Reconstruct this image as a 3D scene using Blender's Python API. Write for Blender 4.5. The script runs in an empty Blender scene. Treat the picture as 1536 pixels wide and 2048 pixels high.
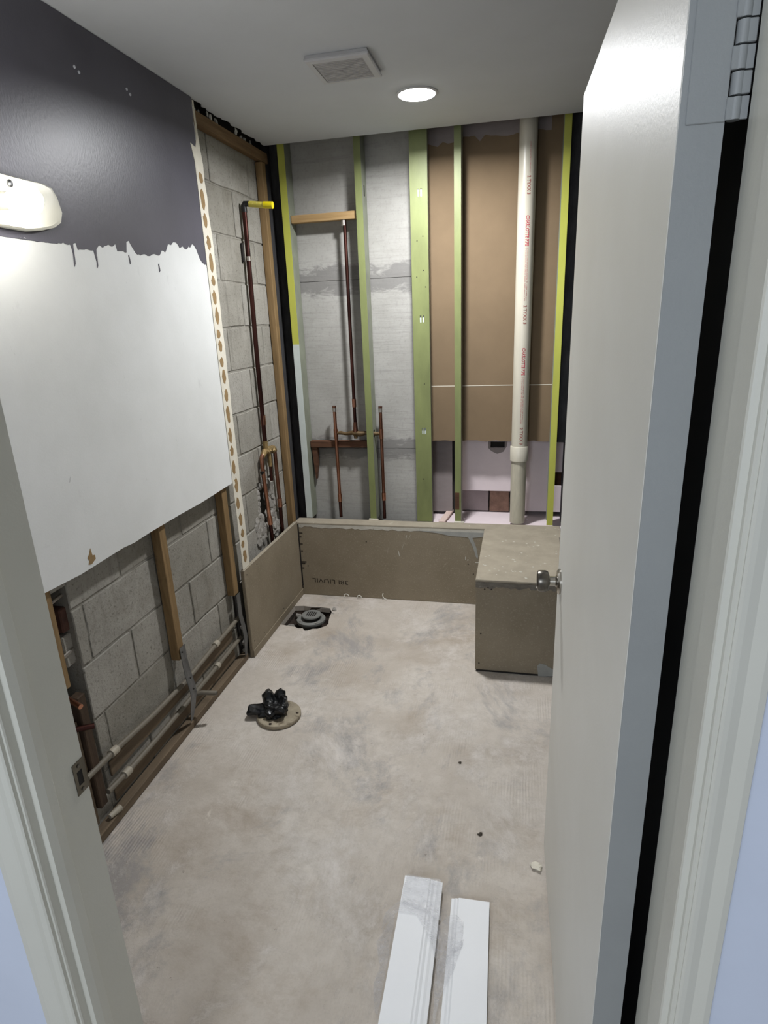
import bpy, bmesh, math, random
from mathutils import Vector, Matrix, noise

# ------------------------------------------------------------------ camera, world, lights, exposure
scene = bpy.context.scene
col = scene.collection
random.seed(7)

cam_d = bpy.data.cameras.new('camera')
cam_d.sensor_fit = 'HORIZONTAL'
cam_d.sensor_width = 36.0
cam_d.lens = 1217.24 / 1536.0 * 36.0
cam_d.clip_start = 0.02
cam = bpy.data.objects.new('camera', cam_d)
col.objects.link(cam)
_R = Vector((0.97664813, 0.21139347, -0.03835655))
_U = Vector((-0.02895751, 0.30642302, 0.95145488))
_F = Vector((-0.21288468, 0.92812593, -0.30538890))
cam.matrix_world = Matrix(((_R.x, _U.x, -_F.x, 0.0), (_R.y, _U.y, -_F.y, 0.0), (_R.z, _U.z, -_F.z, 1.6034), (0, 0, 0, 1)))
scene.camera = cam

world = bpy.data.worlds.new('hall_daylight')
scene.world = world
world.use_nodes = True
world.node_tree.nodes['Background'].inputs[0].default_value = (0.78, 0.86, 1.0, 1)
world.node_tree.nodes['Background'].inputs[1].default_value = 0.24

def area_light(name, loc, target, size, size_y, power, color, shape='RECTANGLE', spread=math.pi):
    d = bpy.data.lights.new(name, 'AREA')
    d.shape = shape
    d.size = size
    if shape in ('RECTANGLE', 'ELLIPSE'):
        d.size_y = size_y
    d.energy = power
    d.spread = spread
    d.color = color
    o = bpy.data.objects.new(name, d)
    o.location = loc
    o.rotation_euler = (Vector(target) - Vector(loc)).to_track_quat('-Z', 'Y').to_euler()
    col.objects.link(o)
    return o

# daylight of a window further down the hall, behind the photographer
area_light('hall_window_light', (-0.65, -1.8, 1.9), (-0.4, 1.0, 0.6), 0.7, 1.2, 27.0, (0.84, 0.91, 1.0))
DOWNLIGHT_W = 25.0
VANITY_W = 20.0

scene.view_settings.view_transform = 'Standard'
scene.view_settings.look = 'None'
scene.view_settings.gamma = 1.0
scene.view_settings.use_curve_mapping = False
scene.view_settings.exposure = 0.34

# ------------------------------------------------------------------ materials
def s2l(c):
    return tuple(((v / 255.0) / 12.92 if v / 255.0 <= 0.04045 else ((v / 255.0 + 0.055) / 1.055) ** 2.4) for v in c)

class NT:
    def __init__(self, name):
        self.m = bpy.data.materials.new(name)
        self.m.use_nodes = True
        self.t = self.m.node_tree
        self.b = self.t.nodes['Principled BSDF']
    def n(self, kind, **kw):
        nd = self.t.nodes.new(kind)
        for k, v in kw.items():
            setattr(nd, k, v)
        return nd
    def l(self, a, b):
        self.t.links.new(a, b)
    def coord(self, scale=(1, 1, 1)):
        g = self.n('ShaderNodeNewGeometry')
        mp = self.n('ShaderNodeMapping')
        mp.inputs['Scale'].default_value = scale
        self.l(g.outputs['Position'], mp.inputs['Vector'])
        return mp.outputs['Vector']
    def noise(self, scale, detail=4, rough=0.6, vec=None, dist=0.0):
        nd = self.n('ShaderNodeTexNoise')
        nd.inputs['Scale'].default_value = scale
        nd.inputs['Detail'].default_value = detail
        nd.inputs['Roughness'].default_value = rough
        nd.inputs['Distortion'].default_value = dist
        self.l(vec if vec is not None else self.coord(), nd.inputs['Vector'])
        return nd.outputs['Fac']
    def ramp(self, fac, stops):
        r = self.n('ShaderNodeValToRGB')
        els = r.color_ramp.elements
        els[0].position, els[0].color = stops[0][0], (*stops[0][1], 1)
        els[1].position, els[1].color = stops[-1][0], (*stops[-1][1], 1)
        for p, c in stops[1:-1]:
            e = els.new(p)
            e.color = (*c, 1)
        self.l(fac, r.inputs['Fac'])
        return r.outputs['Color']
    def mask(self, fac, a, b):
        r = self.n('ShaderNodeMapRange')
        r.inputs['From Min'].default_value = a
        r.inputs['From Max'].default_value = b
        r.clamp = True
        self.l(fac, r.inputs['Value'])
        return r.outputs['Result']
    def mix(self, fac, a, b, mode='MIX'):
        nd = self.n('ShaderNodeMix', data_type='RGBA', blend_type=mode)
        for sock, v in ((nd.inputs[0], fac), (nd.inputs[6], a), (nd.inputs[7], b)):
            if isinstance(v, (int, float)):
                sock.default_value = v
            elif isinstance(v, tuple):
                sock.default_value = (*v, 1) if len(v) == 3 else v
            else:
                self.l(v, sock)
        return nd.outputs[2]
    def math(self, op, a, b=0.0):
        nd = self.n('ShaderNodeMath', operation=op)
        for sock, v in ((nd.inputs[0], a), (nd.inputs[1], b)):
            if isinstance(v, (int, float)):
                sock.default_value = v
            else:
                self.l(v, sock)
        return nd.outputs[0]
    def bump(self, h, strength=0.3, dist=0.004):
        nd = self.n('ShaderNodeBump')
        nd.inputs['Strength'].default_value = strength
        nd.inputs['Distance'].default_value = dist
        self.l(h, nd.inputs['Height'])
        self.l(nd.outputs['Normal'], self.b.inputs['Normal'])
    def base(self, c):
        if isinstance(c, tuple):
            self.b.inputs['Base Color'].default_value = (*c, 1)
        else:
            self.l(c, self.b.inputs['Base Color'])
    def set(self, rough=0.6, metal=0.0, spec=0.5):
        self.b.inputs['Roughness'].default_value = rough
        self.b.inputs['Metallic'].default_value = metal
        self.b.inputs['Specular IOR Level'].default_value = spec

def simple(name, rgb, rough=0.6, metal=0.0, var=0.12, scale=9.0, bump=0.0, bscale=120.0, spec=0.5, stretch=(1, 1, 1), dirt=None, dirt_lo=0.62):
    m = NT(name)
    c = s2l(rgb)
    lo = tuple(v * (1 - var) for v in c)
    hi = tuple(min(1.0, v * (1 + var)) for v in c)
    v = m.coord(stretch)
    out = m.ramp(m.noise(scale, 5, 0.6, v), [(0.3, lo), (0.7, hi)])
    if dirt:
        out = m.mix(m.mask(m.noise(scale * 1.7, 8, 0.7, v, 0.6), dirt_lo, dirt_lo + 0.12), out, s2l(dirt))
    m.base(out)
    if bump:
        m.bump(m.noise(bscale, 4, 0.65, v), bump, 0.003)
    m.set(rough, metal, spec)
    return m.m

def emission(name, rgb, strength):
    m = NT(name)
    m.base((0.9, 0.9, 0.9))
    m.b.inputs['Emission Color'].default_value = (*rgb, 1)
    m.b.inputs['Emission Strength'].default_value = strength
    return m.m

M = {}
def build_floor_mat():
    m = NT('skimmed_cement_floor')
    p = m.coord()
    base = m.ramp(m.noise(1.7, 6, 0.62, p, 0.2), [(0.32, s2l((174, 163, 150))), (0.5, s2l((198, 189, 178))), (0.68, s2l((212, 205, 196)))])
    fine = m.noise(26.0, 6, 0.72, p, 0.2)
    base = m.mix(m.math('MULTIPLY', m.mask(fine, 0.42, 0.66), 0.6), base, s2l((184, 175, 163)))
    brown = m.mask(m.noise(2.0, 10, 0.76, m.coord((0.9, 1.2, 2)), 0.2), 0.52, 0.66)
    base = m.mix(m.math('MULTIPLY', brown, 0.55), base, s2l((156, 140, 122)))
    grey = m.mask(m.noise(1.5, 11, 0.74, m.coord((1.3, 0.9, 3)), 0.3), 0.53, 0.62)
    base = m.mix(m.math('MULTIPLY', grey, 0.7), base, s2l((148, 145, 144)))
    pale = m.mask(m.noise(2.4, 11, 0.76, m.coord((1.0, 0.8, 5)), 0.25), 0.52, 0.62)
    base = m.mix(m.math('MULTIPLY', pale, 0.6), base, s2l((224, 217, 210)))
    chip = m.mask(m.noise(6.5, 6, 0.7, m.coord((1.0, 0.7, 7)), 0.3), 0.66, 0.70)
    base = m.mix(m.math('MULTIPLY', chip, 0.55), base, s2l((222, 214, 202)))
    grit = m.noise(140.0, 2, 0.6, p)
    base = m.mix(m.math('MULTIPLY', m.mask(grit, 0.5, 0.72), 0.12), base, s2l((138, 128, 116)))
    speck = m.mask(m.noise(46.0, 3, 0.6, p), 0.71, 0.75)
    base = m.mix(m.math('MULTIPLY', speck, 0.5), base, s2l((112, 100, 88)))
    m.base(base)
    w = m.n('ShaderNodeTexWave', wave_type='BANDS', bands_direction='X')
    w.inputs['Scale'].default_value = 30.0
    w.inputs['Distortion'].default_value = 3.0
    w.inputs['Detail'].default_value = 2.0
    w.inputs['Detail Scale'].default_value = 1.2
    m.l(m.coord((1, 0.25, 1)), w.inputs['Vector'])
    comb = m.math('MULTIPLY', w.outputs['Fac'], m.mask(m.noise(2.6, 4, 0.6, m.coord((1.3, 1, 1)), 0.5), 0.5, 0.62))
    h = m.math('ADD', m.math('MULTIPLY', comb, 0.35), m.math('ADD', m.math('MULTIPLY', fine, 0.6), m.math('MULTIPLY', pale, 0.6)))
    m.bump(h, 0.55, 0.006)
    m.set(0.72, 0, 0.35)
    return m.m
M['floor'] = build_floor_mat()

def build_block_mat(name, pitted=True):
    m = NT(name)
    oi = m.n('ShaderNodeObjectInfo')
    p = m.coord()
    base = m.ramp(m.noise(5, 7, 0.68, p, 0.2), [(0.28, s2l((124, 120, 110))), (0.5, s2l((150, 146, 136))), (0.72, s2l((172, 168, 158)))])
    tone = m.mask(oi.outputs['Random'], -0.3, 1.2)
    base = m.mix(0.5, base, m.ramp(tone, [(0.0, s2l((118, 114, 102))), (1.0, s2l((186, 183, 176)))]))
    wash = m.mask(m.noise(3.2, 7, 0.7, m.coord((1, 1, 1.4)), 0.8), 0.52, 0.70)
    base = m.mix(m.math('MULTIPLY', wash, 0.55), base, s2l((122, 116, 104)))
    pit = m.mask(m.noise(95, 3, 0.7, p), 0.56, 0.68)
    base = m.mix(m.math('MULTIPLY', pit, 0.55), base, s2l((92, 88, 79)))
    streak = m.mask(m.noise(6, 6, 0.7, m.coord((3, 3.5, 0.35)), 0.4), 0.55, 0.72)
    base = m.mix(m.math('MULTIPLY', streak, 0.5), base, s2l((106, 102, 94)))
    dark = m.mask(m.noise(21, 4, 0.7, m.coord((1, 1, 0.8)), 0.5), 0.71, 0.75)
    base = m.mix(m.math('MULTIPLY', dark, 0.6), base, s2l((74, 70, 64)))
    m.base(base)
    m.bump(m.math('ADD', m.noise(120, 5, 0.75, p), m.math('MULTIPLY', m.noise(22, 5, 0.7, p), 1.4)), 0.55, 0.005)
    m.set(0.95, 0, 0.15)
    return m.m
M['block'] = build_block_mat('grey_concrete_block')
M['mortar'] = build_block_mat('flush_mortar_joints')
def build_concrete_panel():
    m = NT('board_marked_concrete')
    p = m.coord()
    base = m.ramp(m.noise(3, 6, 0.6, p), [(0.3, s2l((150, 148, 142))), (0.7, s2l((174, 172, 167)))])
    lines = m.mask(m.noise(9, 6, 0.75, m.coord((0.35, 1, 7.0)), 0.4), 0.52, 0.72)
    base = m.mix(m.math('MULTIPLY', lines, 0.40), base, s2l((122, 120, 116)))
    grain = m.noise(70, 3, 0.7, m.coord((1, 1, 0.8)))
    base = m.mix(m.math('MULTIPLY', m.mask(grain, 0.52, 0.7), 0.25), base, s2l((120, 118, 114)))
    sep = m.n('ShaderNodeSeparateXYZ')
    m.l(p, sep.inputs[0])
    smear = m.noise(8, 7, 0.72, m.coord((1.1, 1, 3.2)), 0.7)
    for zc, hw in ((0.875, 0.07), (1.80, 0.085)):
        d = m.math('ABSOLUTE', m.math('SUBTRACT', sep.outputs['Z'], zc))
        near = m.math('SUBTRACT', 1.0, m.math('DIVIDE', d, hw))
        k = m.mask(m.math('ADD', near, m.math('MULTIPLY', m.math('SUBTRACT', smear, 0.45), 3.4)), 0.15, 0.6)
        k = m.math('MULTIPLY', k, m.mask(near, -0.35, 0.15))
        base = m.mix(m.math('MULTIPLY', k, 0.72), base, s2l((112, 110, 108)))
    m.base(base)
    m.bump(m.noise(14, 6, 0.7, m.coord((0.6, 1, 5.0))), 0.25, 0.004)
    m.set(0.9, 0, 0.2)
    return m.m
M['concrete'] = build_concrete_panel()
M['concrete_dark'] = simple('smeared_grey_mortar', (138, 136, 133), 0.9, var=0.22, scale=14, bump=0.4, bscale=60, stretch=(0.4, 1, 3))
M['rubble'] = simple('broken_mortar', (146, 142, 135), 0.95, var=0.22, scale=18, bump=0.35, bscale=60, dirt=(104, 98, 90), dirt_lo=0.6)
M['cavity'] = simple('dark_cavity', (40, 36, 33), 0.95, var=0.3, scale=12)  # near-black, mostly to colour in the shade of gaps, holes and recesses
M['felt'] = simple('black_building_felt', (56, 55, 56), 0.9, var=0.35, scale=16, bump=0.4, bscale=60, stretch=(2, 2, 0.6), dirt=(84, 80, 76), dirt_lo=0.66)
M['ceiling'] = simple('matt_white_ceiling_paint', (203, 206, 210), 0.85, var=0.02, scale=5, bump=0.06, bscale=260, spec=0.3)
M['ceil_edge'] = simple('raw_gypsum_edge', (205, 203, 196), 0.9, var=0.1)

def build_white_wall():
    m = NT('old_white_wall_paint')
    p = m.coord()
    base = m.ramp(m.noise(2.6, 5, 0.6, p), [(0.3, s2l((218, 219, 216))), (0.7, s2l((231, 232, 230)))])
    g = m.mask(m.noise(7, 7, 0.7, m.coord((1, 1, 0.6)), 0.6), 0.63, 0.74)
    base = m.mix(m.math('MULTIPLY', g, 0.40), base, s2l((186, 186, 185)))
    sp = m.mask(m.noise(38, 4, 0.7, m.coord((1, 1.2, 0.5)), 0.8), 0.70, 0.75)
    base = m.mix(m.math('MULTIPLY', sp, 0.45), base, s2l((138, 136, 134)))
    m.base(base)
    m.bump(m.noise(180, 3, 0.6, p), 0.12, 0.002)
    m.set(0.55, 0, 0.4)
    return m.m
M['white_wall'] = build_white_wall()

def build_charcoal():
    m = NT('charcoal_eggshell_paint')
    p = m.coord()
    m.base(m.ramp(m.noise(3, 4, 0.6, p), [(0.3, s2l((77, 75, 84))), (0.7, s2l((87, 85, 95)))]))
    m.bump(m.noise(160, 3, 0.6, m.coord((1, 1.0, 0.5))), 0.16, 0.002)
    m.set(0.36, 0, 0.5)
    return m.m
M['charcoal'] = build_charcoal()
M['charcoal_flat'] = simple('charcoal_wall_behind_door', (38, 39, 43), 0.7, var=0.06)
M['trim'] = simple('white_gloss_trim_paint', (208, 207, 196), 0.38, var=0.025, scale=6, bump=0.07, bscale=200, dirt=(176, 170, 158), dirt_lo=0.70)
M['hall_wall'] = simple('pale_blue_hall_wall_paint', (206, 214, 230), 0.6, var=0.02, bump=0.05, bscale=220)

def build_door():
    m = NT('white_rolled_door_enamel')
    p = m.coord()
    m.base(m.ramp(m.noise(1.6, 4, 0.6, p), [(0.3, s2l((212, 210, 202))), (0.7, s2l((222, 221, 215)))]))
    m.bump(m.noise(190, 3, 0.6, p), 0.13, 0.002)
    m.set(0.42, 0, 0.13)
    return m.m
M['door'] = build_door()
M['door_edge'] = simple('dull_grey_door_edge_paint', (148, 151, 151), 0.5, var=0.04, scale=8, bump=0.1, bscale=140, dirt=(120, 120, 120), dirt_lo=0.72)

def build_wood(name, a, b, rough=0.75, axis='z', stain=None):
    m = NT(name)
    sc = {'z': (9, 9, 0.7), 'y': (9, 0.7, 9), 'x': (0.7, 9, 9)}[axis]
    v = m.coord(sc)
    c = m.ramp(m.noise(5, 7, 0.65, v, 0.5), [(0.3, s2l(a)), (0.7, s2l(b))])
    k = m.mask(m.noise(1.6, 5, 0.7, m.coord((2, 2, 2))), 0.58, 0.72)
    c = m.mix(m.math('MULTIPLY', k, 0.55), c, s2l(stain or tuple(int(x * 0.45) for x in a)))
    m.base(c)
    m.bump(m.noise(12, 5, 0.7, v), 0.3, 0.003)
    m.set(rough, 0, 0.25)
    return m.m
M['wood_v'] = build_wood('aged_pine_upright', (112, 90, 60), (146, 120, 84))
M['wood_y'] = build_wood('aged_pine_along_wall', (104, 82, 58), (134, 108, 78), axis='y')
M['wood_x'] = build_wood('pine_cross_brace', (146, 118, 78), (174, 145, 103), axis='x', stain=(140, 104, 60))
M['wood_red'] = build_wood('stained_old_brace', (70, 48, 36), (100, 70, 52), axis='x')
M['plank_dark'] = build_wood('rotten_dark_plank', (58, 46, 36), (84, 68, 54))
M['wood_dirty'] = build_wood('dirty_sill_wood', (92, 80, 66), (122, 106, 86), axis='y')
M['wood_pink'] = build_wood('pale_pink_lath', (200, 176, 164), (222, 202, 192), axis='y', stain=(186, 150, 136))
M['green'] = simple('green_coated_steel', (116, 123, 76), 0.5, var=0.18, scale=10, bump=0.1, dirt=(96, 112, 62), stretch=(1, 1, 0.35), dirt_lo=0.66)
M['green_bright'] = simple('yellow_green_coated_steel', (178, 180, 78), 0.5, var=0.08, scale=10, bump=0.08, stretch=(1, 1, 0.35))
M['stud_side'] = simple('dull_steel_web', (128, 132, 116), 0.55, var=0.15, scale=12)
M['stud_white'] = simple('white_overpainted_steel', (196, 204, 200), 0.55, var=0.06, scale=14)
M['paper'] = simple('brown_gypsum_paper', (122, 104, 82), 0.9, var=0.07, scale=5, bump=0.05, bscale=300, spec=0.2)
M['paper_tear'] = simple('torn_paper_edge', (205, 196, 178), 0.9, var=0.1)
M['pink_white'] = simple('pale_pinkish_gypsum', (222, 208, 210), 0.85, var=0.04, scale=8)
M['grey_board'] = simple('grey_primed_board', (138, 128, 126), 0.85, var=0.08, scale=9, stretch=(1, 1, 3))
M['brick_grey'] = simple('mauve_grey_brick', (160, 146, 146), 0.9, var=0.1, bump=0.4)
M['brick_brown'] = simple('brown_brick', (144, 114, 98), 0.9, var=0.25, scale=30, bump=0.5, dirt=(92, 68, 58))
M['red_brick'] = simple('dark_red_brick', (86, 58, 48), 0.9, var=0.3, scale=25, bump=0.5)
M['pvc'] = simple('white_pvc', (194, 188, 172), 0.35, var=0.05, scale=8, stretch=(3, 3, 0.5), dirt=(176, 166, 144), dirt_lo=0.68)
M['pvc_old'] = simple('weathered_pvc', (182, 176, 158), 0.5, var=0.14, scale=18, stretch=(3, 3, 0.5), dirt=(140, 134, 114))
M['print_red'] = simple('red_pipe_print', (176, 74, 84), 0.6, var=0.1)
M['print_brown'] = simple('brown_pipe_print', (150, 92, 84), 0.6, var=0.1)
M['print_faint'] = simple('faint_pipe_print', (190, 142, 134), 0.6, var=0.1)
M['stamp'] = simple('dark_board_stamp', (56, 48, 38), 0.8, var=0.2)

def build_metal(name, a, b, rough=0.3, scale=14, stretch=(1, 1, 0.3)):
    m = NT(name)
    m.base(m.ramp(m.noise(scale, 6, 0.7, m.coord(stretch), 0.4), [(0.35, s2l(a)), (0.65, s2l(b))]))
    m.set(rough, 1.0)
    return m.m
M['copper'] = build_metal('bright_copper', (164, 108, 84), (204, 152, 126), 0.28)
M['copper_mid'] = build_metal('handled_copper', (112, 76, 62), (152, 108, 88), 0.36)
M['copper_dark'] = build_metal('tarnished_copper', (62, 40, 37), (90, 58, 52), 0.42)
M['solder'] = build_metal('solder_grey', (176, 168, 158), (206, 200, 192), 0.4)
M['brass'] = simple('dusty_brass', (140, 118, 78), 0.55, metal=0.4, var=0.35, scale=40, dirt=(186, 176, 150))
M['brass_dark'] = simple('dark_old_brass', (92, 74, 48), 0.5, metal=0.5, var=0.35, scale=40)
M['steel_grey'] = build_metal('dull_nail_plate', (104, 106, 108), (140, 142, 144), 0.5)
M['chrome'] = build_metal('satin_chrome', (176, 172, 164), (196, 192, 184), 0.2)
M['chrome_dark'] = build_metal('dark_knob_grip', (92, 88, 82), (120, 116, 108), 0.3)
M['strike'] = build_metal('tarnished_strike', (92, 86, 76), (126, 120, 108), 0.42)
M['cpvc'] = simple('dusty_grey_supply_pipe', (114, 107, 94), 0.55, var=0.12, scale=20, dirt=(108, 98, 84), stretch=(1, 0.4, 1))
M['fitting'] = simple('cream_pipe_fitting', (166, 158, 142), 0.5, var=0.14, scale=30)
M['black_pipe'] = simple('black_vent_pipe', (26, 25, 25), 0.4, var=0.3)
M['yellow'] = simple('yellow_plastic_cap', (226, 206, 20), 0.4, var=0.05)
M['yellow_tag'] = simple('pale_yellow_wrap', (206, 192, 84), 0.5, var=0.1, scale=50, dirt=(236, 232, 190), dirt_lo=0.58)

def build_backer():
    m = NT('tan_cement_backer_board')
    p = m.coord()
    c = m.ramp(m.noise(2.4, 6, 0.65, p), [(0.3, s2l((126, 115, 96))), (0.7, s2l((146, 135, 116)))])
    c = m.mix(m.math('MULTIPLY', m.mask(m.noise(130, 2, 0.6, p), 0.56, 0.7), 0.4), c, s2l((166, 156, 138)))
    c = m.mix(m.math('MULTIPLY', m.mask(m.noise(34, 5, 0.75, m.coord((1, 1, 0.8)), 0.8), 0.69, 0.74), 0.7), c, s2l((196, 190, 176)))
    m.base(c)
    m.bump(m.noise(180, 4, 0.7, p), 0.2, 0.002)
    m.set(0.85, 0, 0.25)
    return m.m
M['backer'] = build_backer()
M['backer_top'] = simple('pale_backer_top', (152, 143, 126), 0.88, var=0.12, scale=12, bump=0.25, bscale=140, dirt=(206, 199, 184), dirt_lo=0.62)  # paler tone than the board faces, with lighter specks
M['tape'] = simple('grey_mesh_joint_tape', (112, 106, 96), 0.85, var=0.25, scale=30, bump=0.4, stretch=(1, 3, 3), dirt=(176, 170, 158))
M['thinset'] = simple('pale_thinset_smear', (188, 184, 172), 0.85, var=0.12, scale=20, bump=0.25, dirt=(134, 124, 106), dirt_lo=0.60)
M['thinset_blue'] = simple('cool_grey_thinset', (152, 152, 146), 0.85, var=0.1, scale=20, bump=0.3)
M['tan_glue'] = simple('tan_glue_print', (142, 116, 78), 0.85, var=0.15, scale=40)
M['trim_strip'] = simple('white_compound_strip', (216, 210, 194), 0.8, var=0.06, scale=25, bump=0.25, bscale=80)
M['drain'] = simple('grey_pvc_drain', (126, 126, 122), 0.5, var=0.1, scale=30, dirt=(92, 88, 82), dirt_lo=0.62)
M['dirt'] = simple('shaded_brown_earth', (50, 39, 31), 0.95, var=0.45, scale=24, bump=0.8, bscale=40)  # earth colour darkened to put the pit's shade into it
M['flange'] = simple('dirty_stained_flange', (158, 147, 126), 0.7, var=0.25, scale=15, bump=0.3, dirt=(106, 92, 72), dirt_lo=0.52)
M['bag'] = simple('black_plastic_bag', (16, 17, 19), 0.32, var=0.4, scale=30)
M['board_white'] = simple('white_primed_moulding', (236, 237, 238), 0.5, var=0.015, scale=8)
M['grille'] = simple('white_fan_cover', (196, 196, 198), 0.6, var=0.04)
M['grille_dusty'] = simple('dusty_fan_panel', (176, 174, 174), 0.8, var=0.16, scale=40, dirt=(120, 116, 114), dirt_lo=0.62)
M['shade'] = simple('cream_enamel_backplate', (250, 247, 232), 0.35, var=0.01)
M['screw'] = simple('pale_wall_anchor', (190, 192, 198), 0.5, var=0.05)
M['caulk'] = simple('white_caulk_curl', (226, 224, 214), 0.6, var=0.04)
M['lamp_disc'] = emission('lit_downlight_lens', (0.93, 0.97, 1.0), 26.0)
M['bulb'] = emission('lit_vanity_bulb', (1.0, 0.96, 0.86), 22.0)

def build_film():
    m = NT('clear_plastic_wrap')
    m.base(s2l((206, 206, 210)))
    m.set(0.4, 0, 0.4)
    tr = m.n('ShaderNodeBsdfTransparent')
    mx = m.n('ShaderNodeMixShader')
    fac = m.mask(m.noise(30, 5, 0.7, m.coord((1, 2.4, 1)), 1.0), 0.34, 0.75)
    m.l(m.math('ADD', m.math('MULTIPLY', fac, 0.38), 0.10), mx.inputs[0])
    m.l(tr.outputs[0], mx.inputs[1])
    m.l(m.b.outputs[0], mx.inputs[2])
    m.l(mx.outputs[0], m.t.nodes['Material Output'].inputs['Surface'])
    return m.m
M['film'] = build_film()

# ------------------------------------------------------------------ mesh helpers
def obj(name, bm, mat, parent=None, label=None, smooth=False, kind=None):
    me = bpy.data.meshes.new(name)
    if smooth:
        for f in bm.faces:
            f.smooth = True
    bm.normal_update()
    bm.to_mesh(me)
    bm.free()
    me.materials.append(mat)
    o = bpy.data.objects.new(name, me)
    col.objects.link(o)
    if parent is not None:
        o.parent = parent
    if label:
        o['label'] = label
    if kind:
        o['kind'] = kind
    return o

def smooth_by_angle(o, deg=40):
    me = o.data
    for p in me.polygons:
        p.use_smooth = True
    try:
        me.set_sharp_from_angle(angle=math.radians(deg))
    except Exception:
        pass
    return o

def thing(name, label, cat, loc=(0, 0, 0), group=None):
    o = bpy.data.objects.new(name, None)
    o.empty_display_size = 0.05
    o.location = loc
    col.objects.link(o)
    tag(o, label, cat, group)
    THINGS[o.name] = Vector(loc)
    return o
THINGS = {}

def tag(o, label, cat, group=None):
    o['label'] = label
    o['category'] = cat
    if group:
        o['group'] = group
    return o

def part(name, bm, mat, root, label=None, smooth=False, kind=None, angle=None):
    """bm is in world coordinates; the object is parented to root (an Empty with no rotation)."""
    off = world_off(root)
    bmesh.ops.translate(bm, verts=bm.verts, vec=-off)
    o = obj(name, bm, mat, root, label, smooth, kind)
    if angle:
        smooth_by_angle(o, angle)
    return o

def world_off(o):
    v = Vector((0, 0, 0))
    while o is not None:
        v += o.location
        o = o.parent
    return v

def NB():
    return bmesh.new()

def box(bm, x0, x1, y0, y1, z0, z1, bev=0.0, seg=1):
    r = bmesh.ops.create_cube(bm, size=1.0)
    vs = r['verts']
    bmesh.ops.scale(bm, verts=vs, vec=(x1 - x0, y1 - y0, z1 - z0))
    bmesh.ops.translate(bm, verts=vs, vec=((x0 + x1) / 2, (y0 + y1) / 2, (z0 + z1) / 2))
    if bev > 0:
        es = list({e for v in vs for e in v.link_edges})
        bmesh.ops.bevel(bm, geom=es, offset=bev, segments=seg, profile=0.5, affect='EDGES')
    return bm

def bxm(*a, **k):
    return box(NB(), *a, **k)

def tube(bm, pts, r, seg=12, caps=True):
    """swept tube through pts; r number or list."""
    pts = [Vector(p) for p in pts]
    n = len(pts)
    rs = r if isinstance(r, (list, tuple)) else [r] * n
    rings = []
    ref = None
    for i in range(n):
        if i == 0:
            d = pts[1] - pts[0]
        elif i == n - 1:
            d = pts[-1] - pts[-2]
        else:
            d = (pts[i + 1] - pts[i]).normalized() + (pts[i] - pts[i - 1]).normalized()
        d.normalize()
        if ref is None:
            ref = Vector((0, 0, 1)) if abs(d.z) < 0.9 else Vector((1, 0, 0))
        u = (ref - d * ref.dot(d)).normalized()
        w = d.cross(u)
        ref = u
        rings.append([bm.verts.new(pts[i] + (u * math.cos(2 * math.pi * k / seg) + w * math.sin(2 * math.pi * k / seg)) * rs[i]) for k in range(seg)])
    for a, b in zip(rings, rings[1:]):
        for k in range(seg):
            bm.faces.new((a[k], a[(k + 1) % seg], b[(k + 1) % seg], b[k]))
    if caps:
        bm.faces.new(list(reversed(rings[0])))
        bm.faces.new(rings[-1])
    return bm

def lathe(bm, prof, center, axis='z', seg=28):
    """prof: list of (r, h) from bottom; axis direction unit"""
    c = Vector(center)
    ax = {'z': Vector((0, 0, 1)), 'x': Vector((1, 0, 0)), '-x': Vector((-1, 0, 0)), 'y': Vector((0, 1, 0)), '-z': Vector((0, 0, -1))}[axis]
    u = Vector((1, 0, 0)) if abs(ax.x) < 0.5 else Vector((0, 1, 0))
    w = ax.cross(u)
    rings = []
    for r, h in prof:
        rings.append([bm.verts.new(c + ax * h + (u * math.cos(2 * math.pi * k / seg) + w * math.sin(2 * math.pi * k / seg)) * max(r, 1e-4)) for k in range(seg)])
    for a, b in zip(rings, rings[1:]):
        for k in range(seg):
            bm.faces.new((a[k], a[(k + 1) % seg], b[(k + 1) % seg], b[k]))
    bm.faces.new(list(reversed(rings[0])))
    bm.faces.new(rings[-1])
    return bm

def sheet(loops, to3, thick):
    """flat sheet with holes: loops[0] outer, others holes (2-D); to3(u, v) -> point; extruded by vector thick."""
    bm = NB()
    edges = []
    for lp in loops:
        vs = [bm.verts.new(to3(u, v)) for u, v in lp]
        for i in range(len(vs)):
            edges.append(bm.edges.new((vs[i], vs[(i + 1) % len(vs)])))
    bmesh.ops.triangle_fill(bm, use_beauty=True, use_dissolve=False, edges=edges)
    r = bmesh.ops.extrude_face_region(bm, geom=list(bm.faces), use_keep_orig=True)
    vs = [g for g in r['geom'] if isinstance(g, bmesh.types.BMVert)]
    bmesh.ops.translate(bm, verts=vs, vec=thick)
    bmesh.ops.recalc_face_normals(bm, faces=list(bm.faces))
    return bm

def prism(poly, z0, z1):
    """vertical extrusion of an xy polygon"""
    bm = NB()
    a = [bm.verts.new((x, y, z0)) for x, y in poly]
    b = [bm.verts.new((x, y, z1)) for x, y in poly]
    n = len(poly)
    for i in range(n):
        bm.faces.new((a[i], a[(i + 1) % n], b[(i + 1) % n], b[i]))
    bm.faces.new(list(reversed(a)))
    bm.faces.new(b)
    bmesh.ops.recalc_face_normals(bm, faces=list(bm.faces))
    return bm

def jitter(bm, amp, seed=0, freq=40.0):
    for v in bm.verts:
        p = v.co * freq + Vector((seed, seed * 1.7, -seed))
        v.co += Vector((noise.noise(p), noise.noise(p + Vector((31, 7, 3))), noise.noise(p + Vector((-9, 17, 41))))) * amp
    return bm

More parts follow.
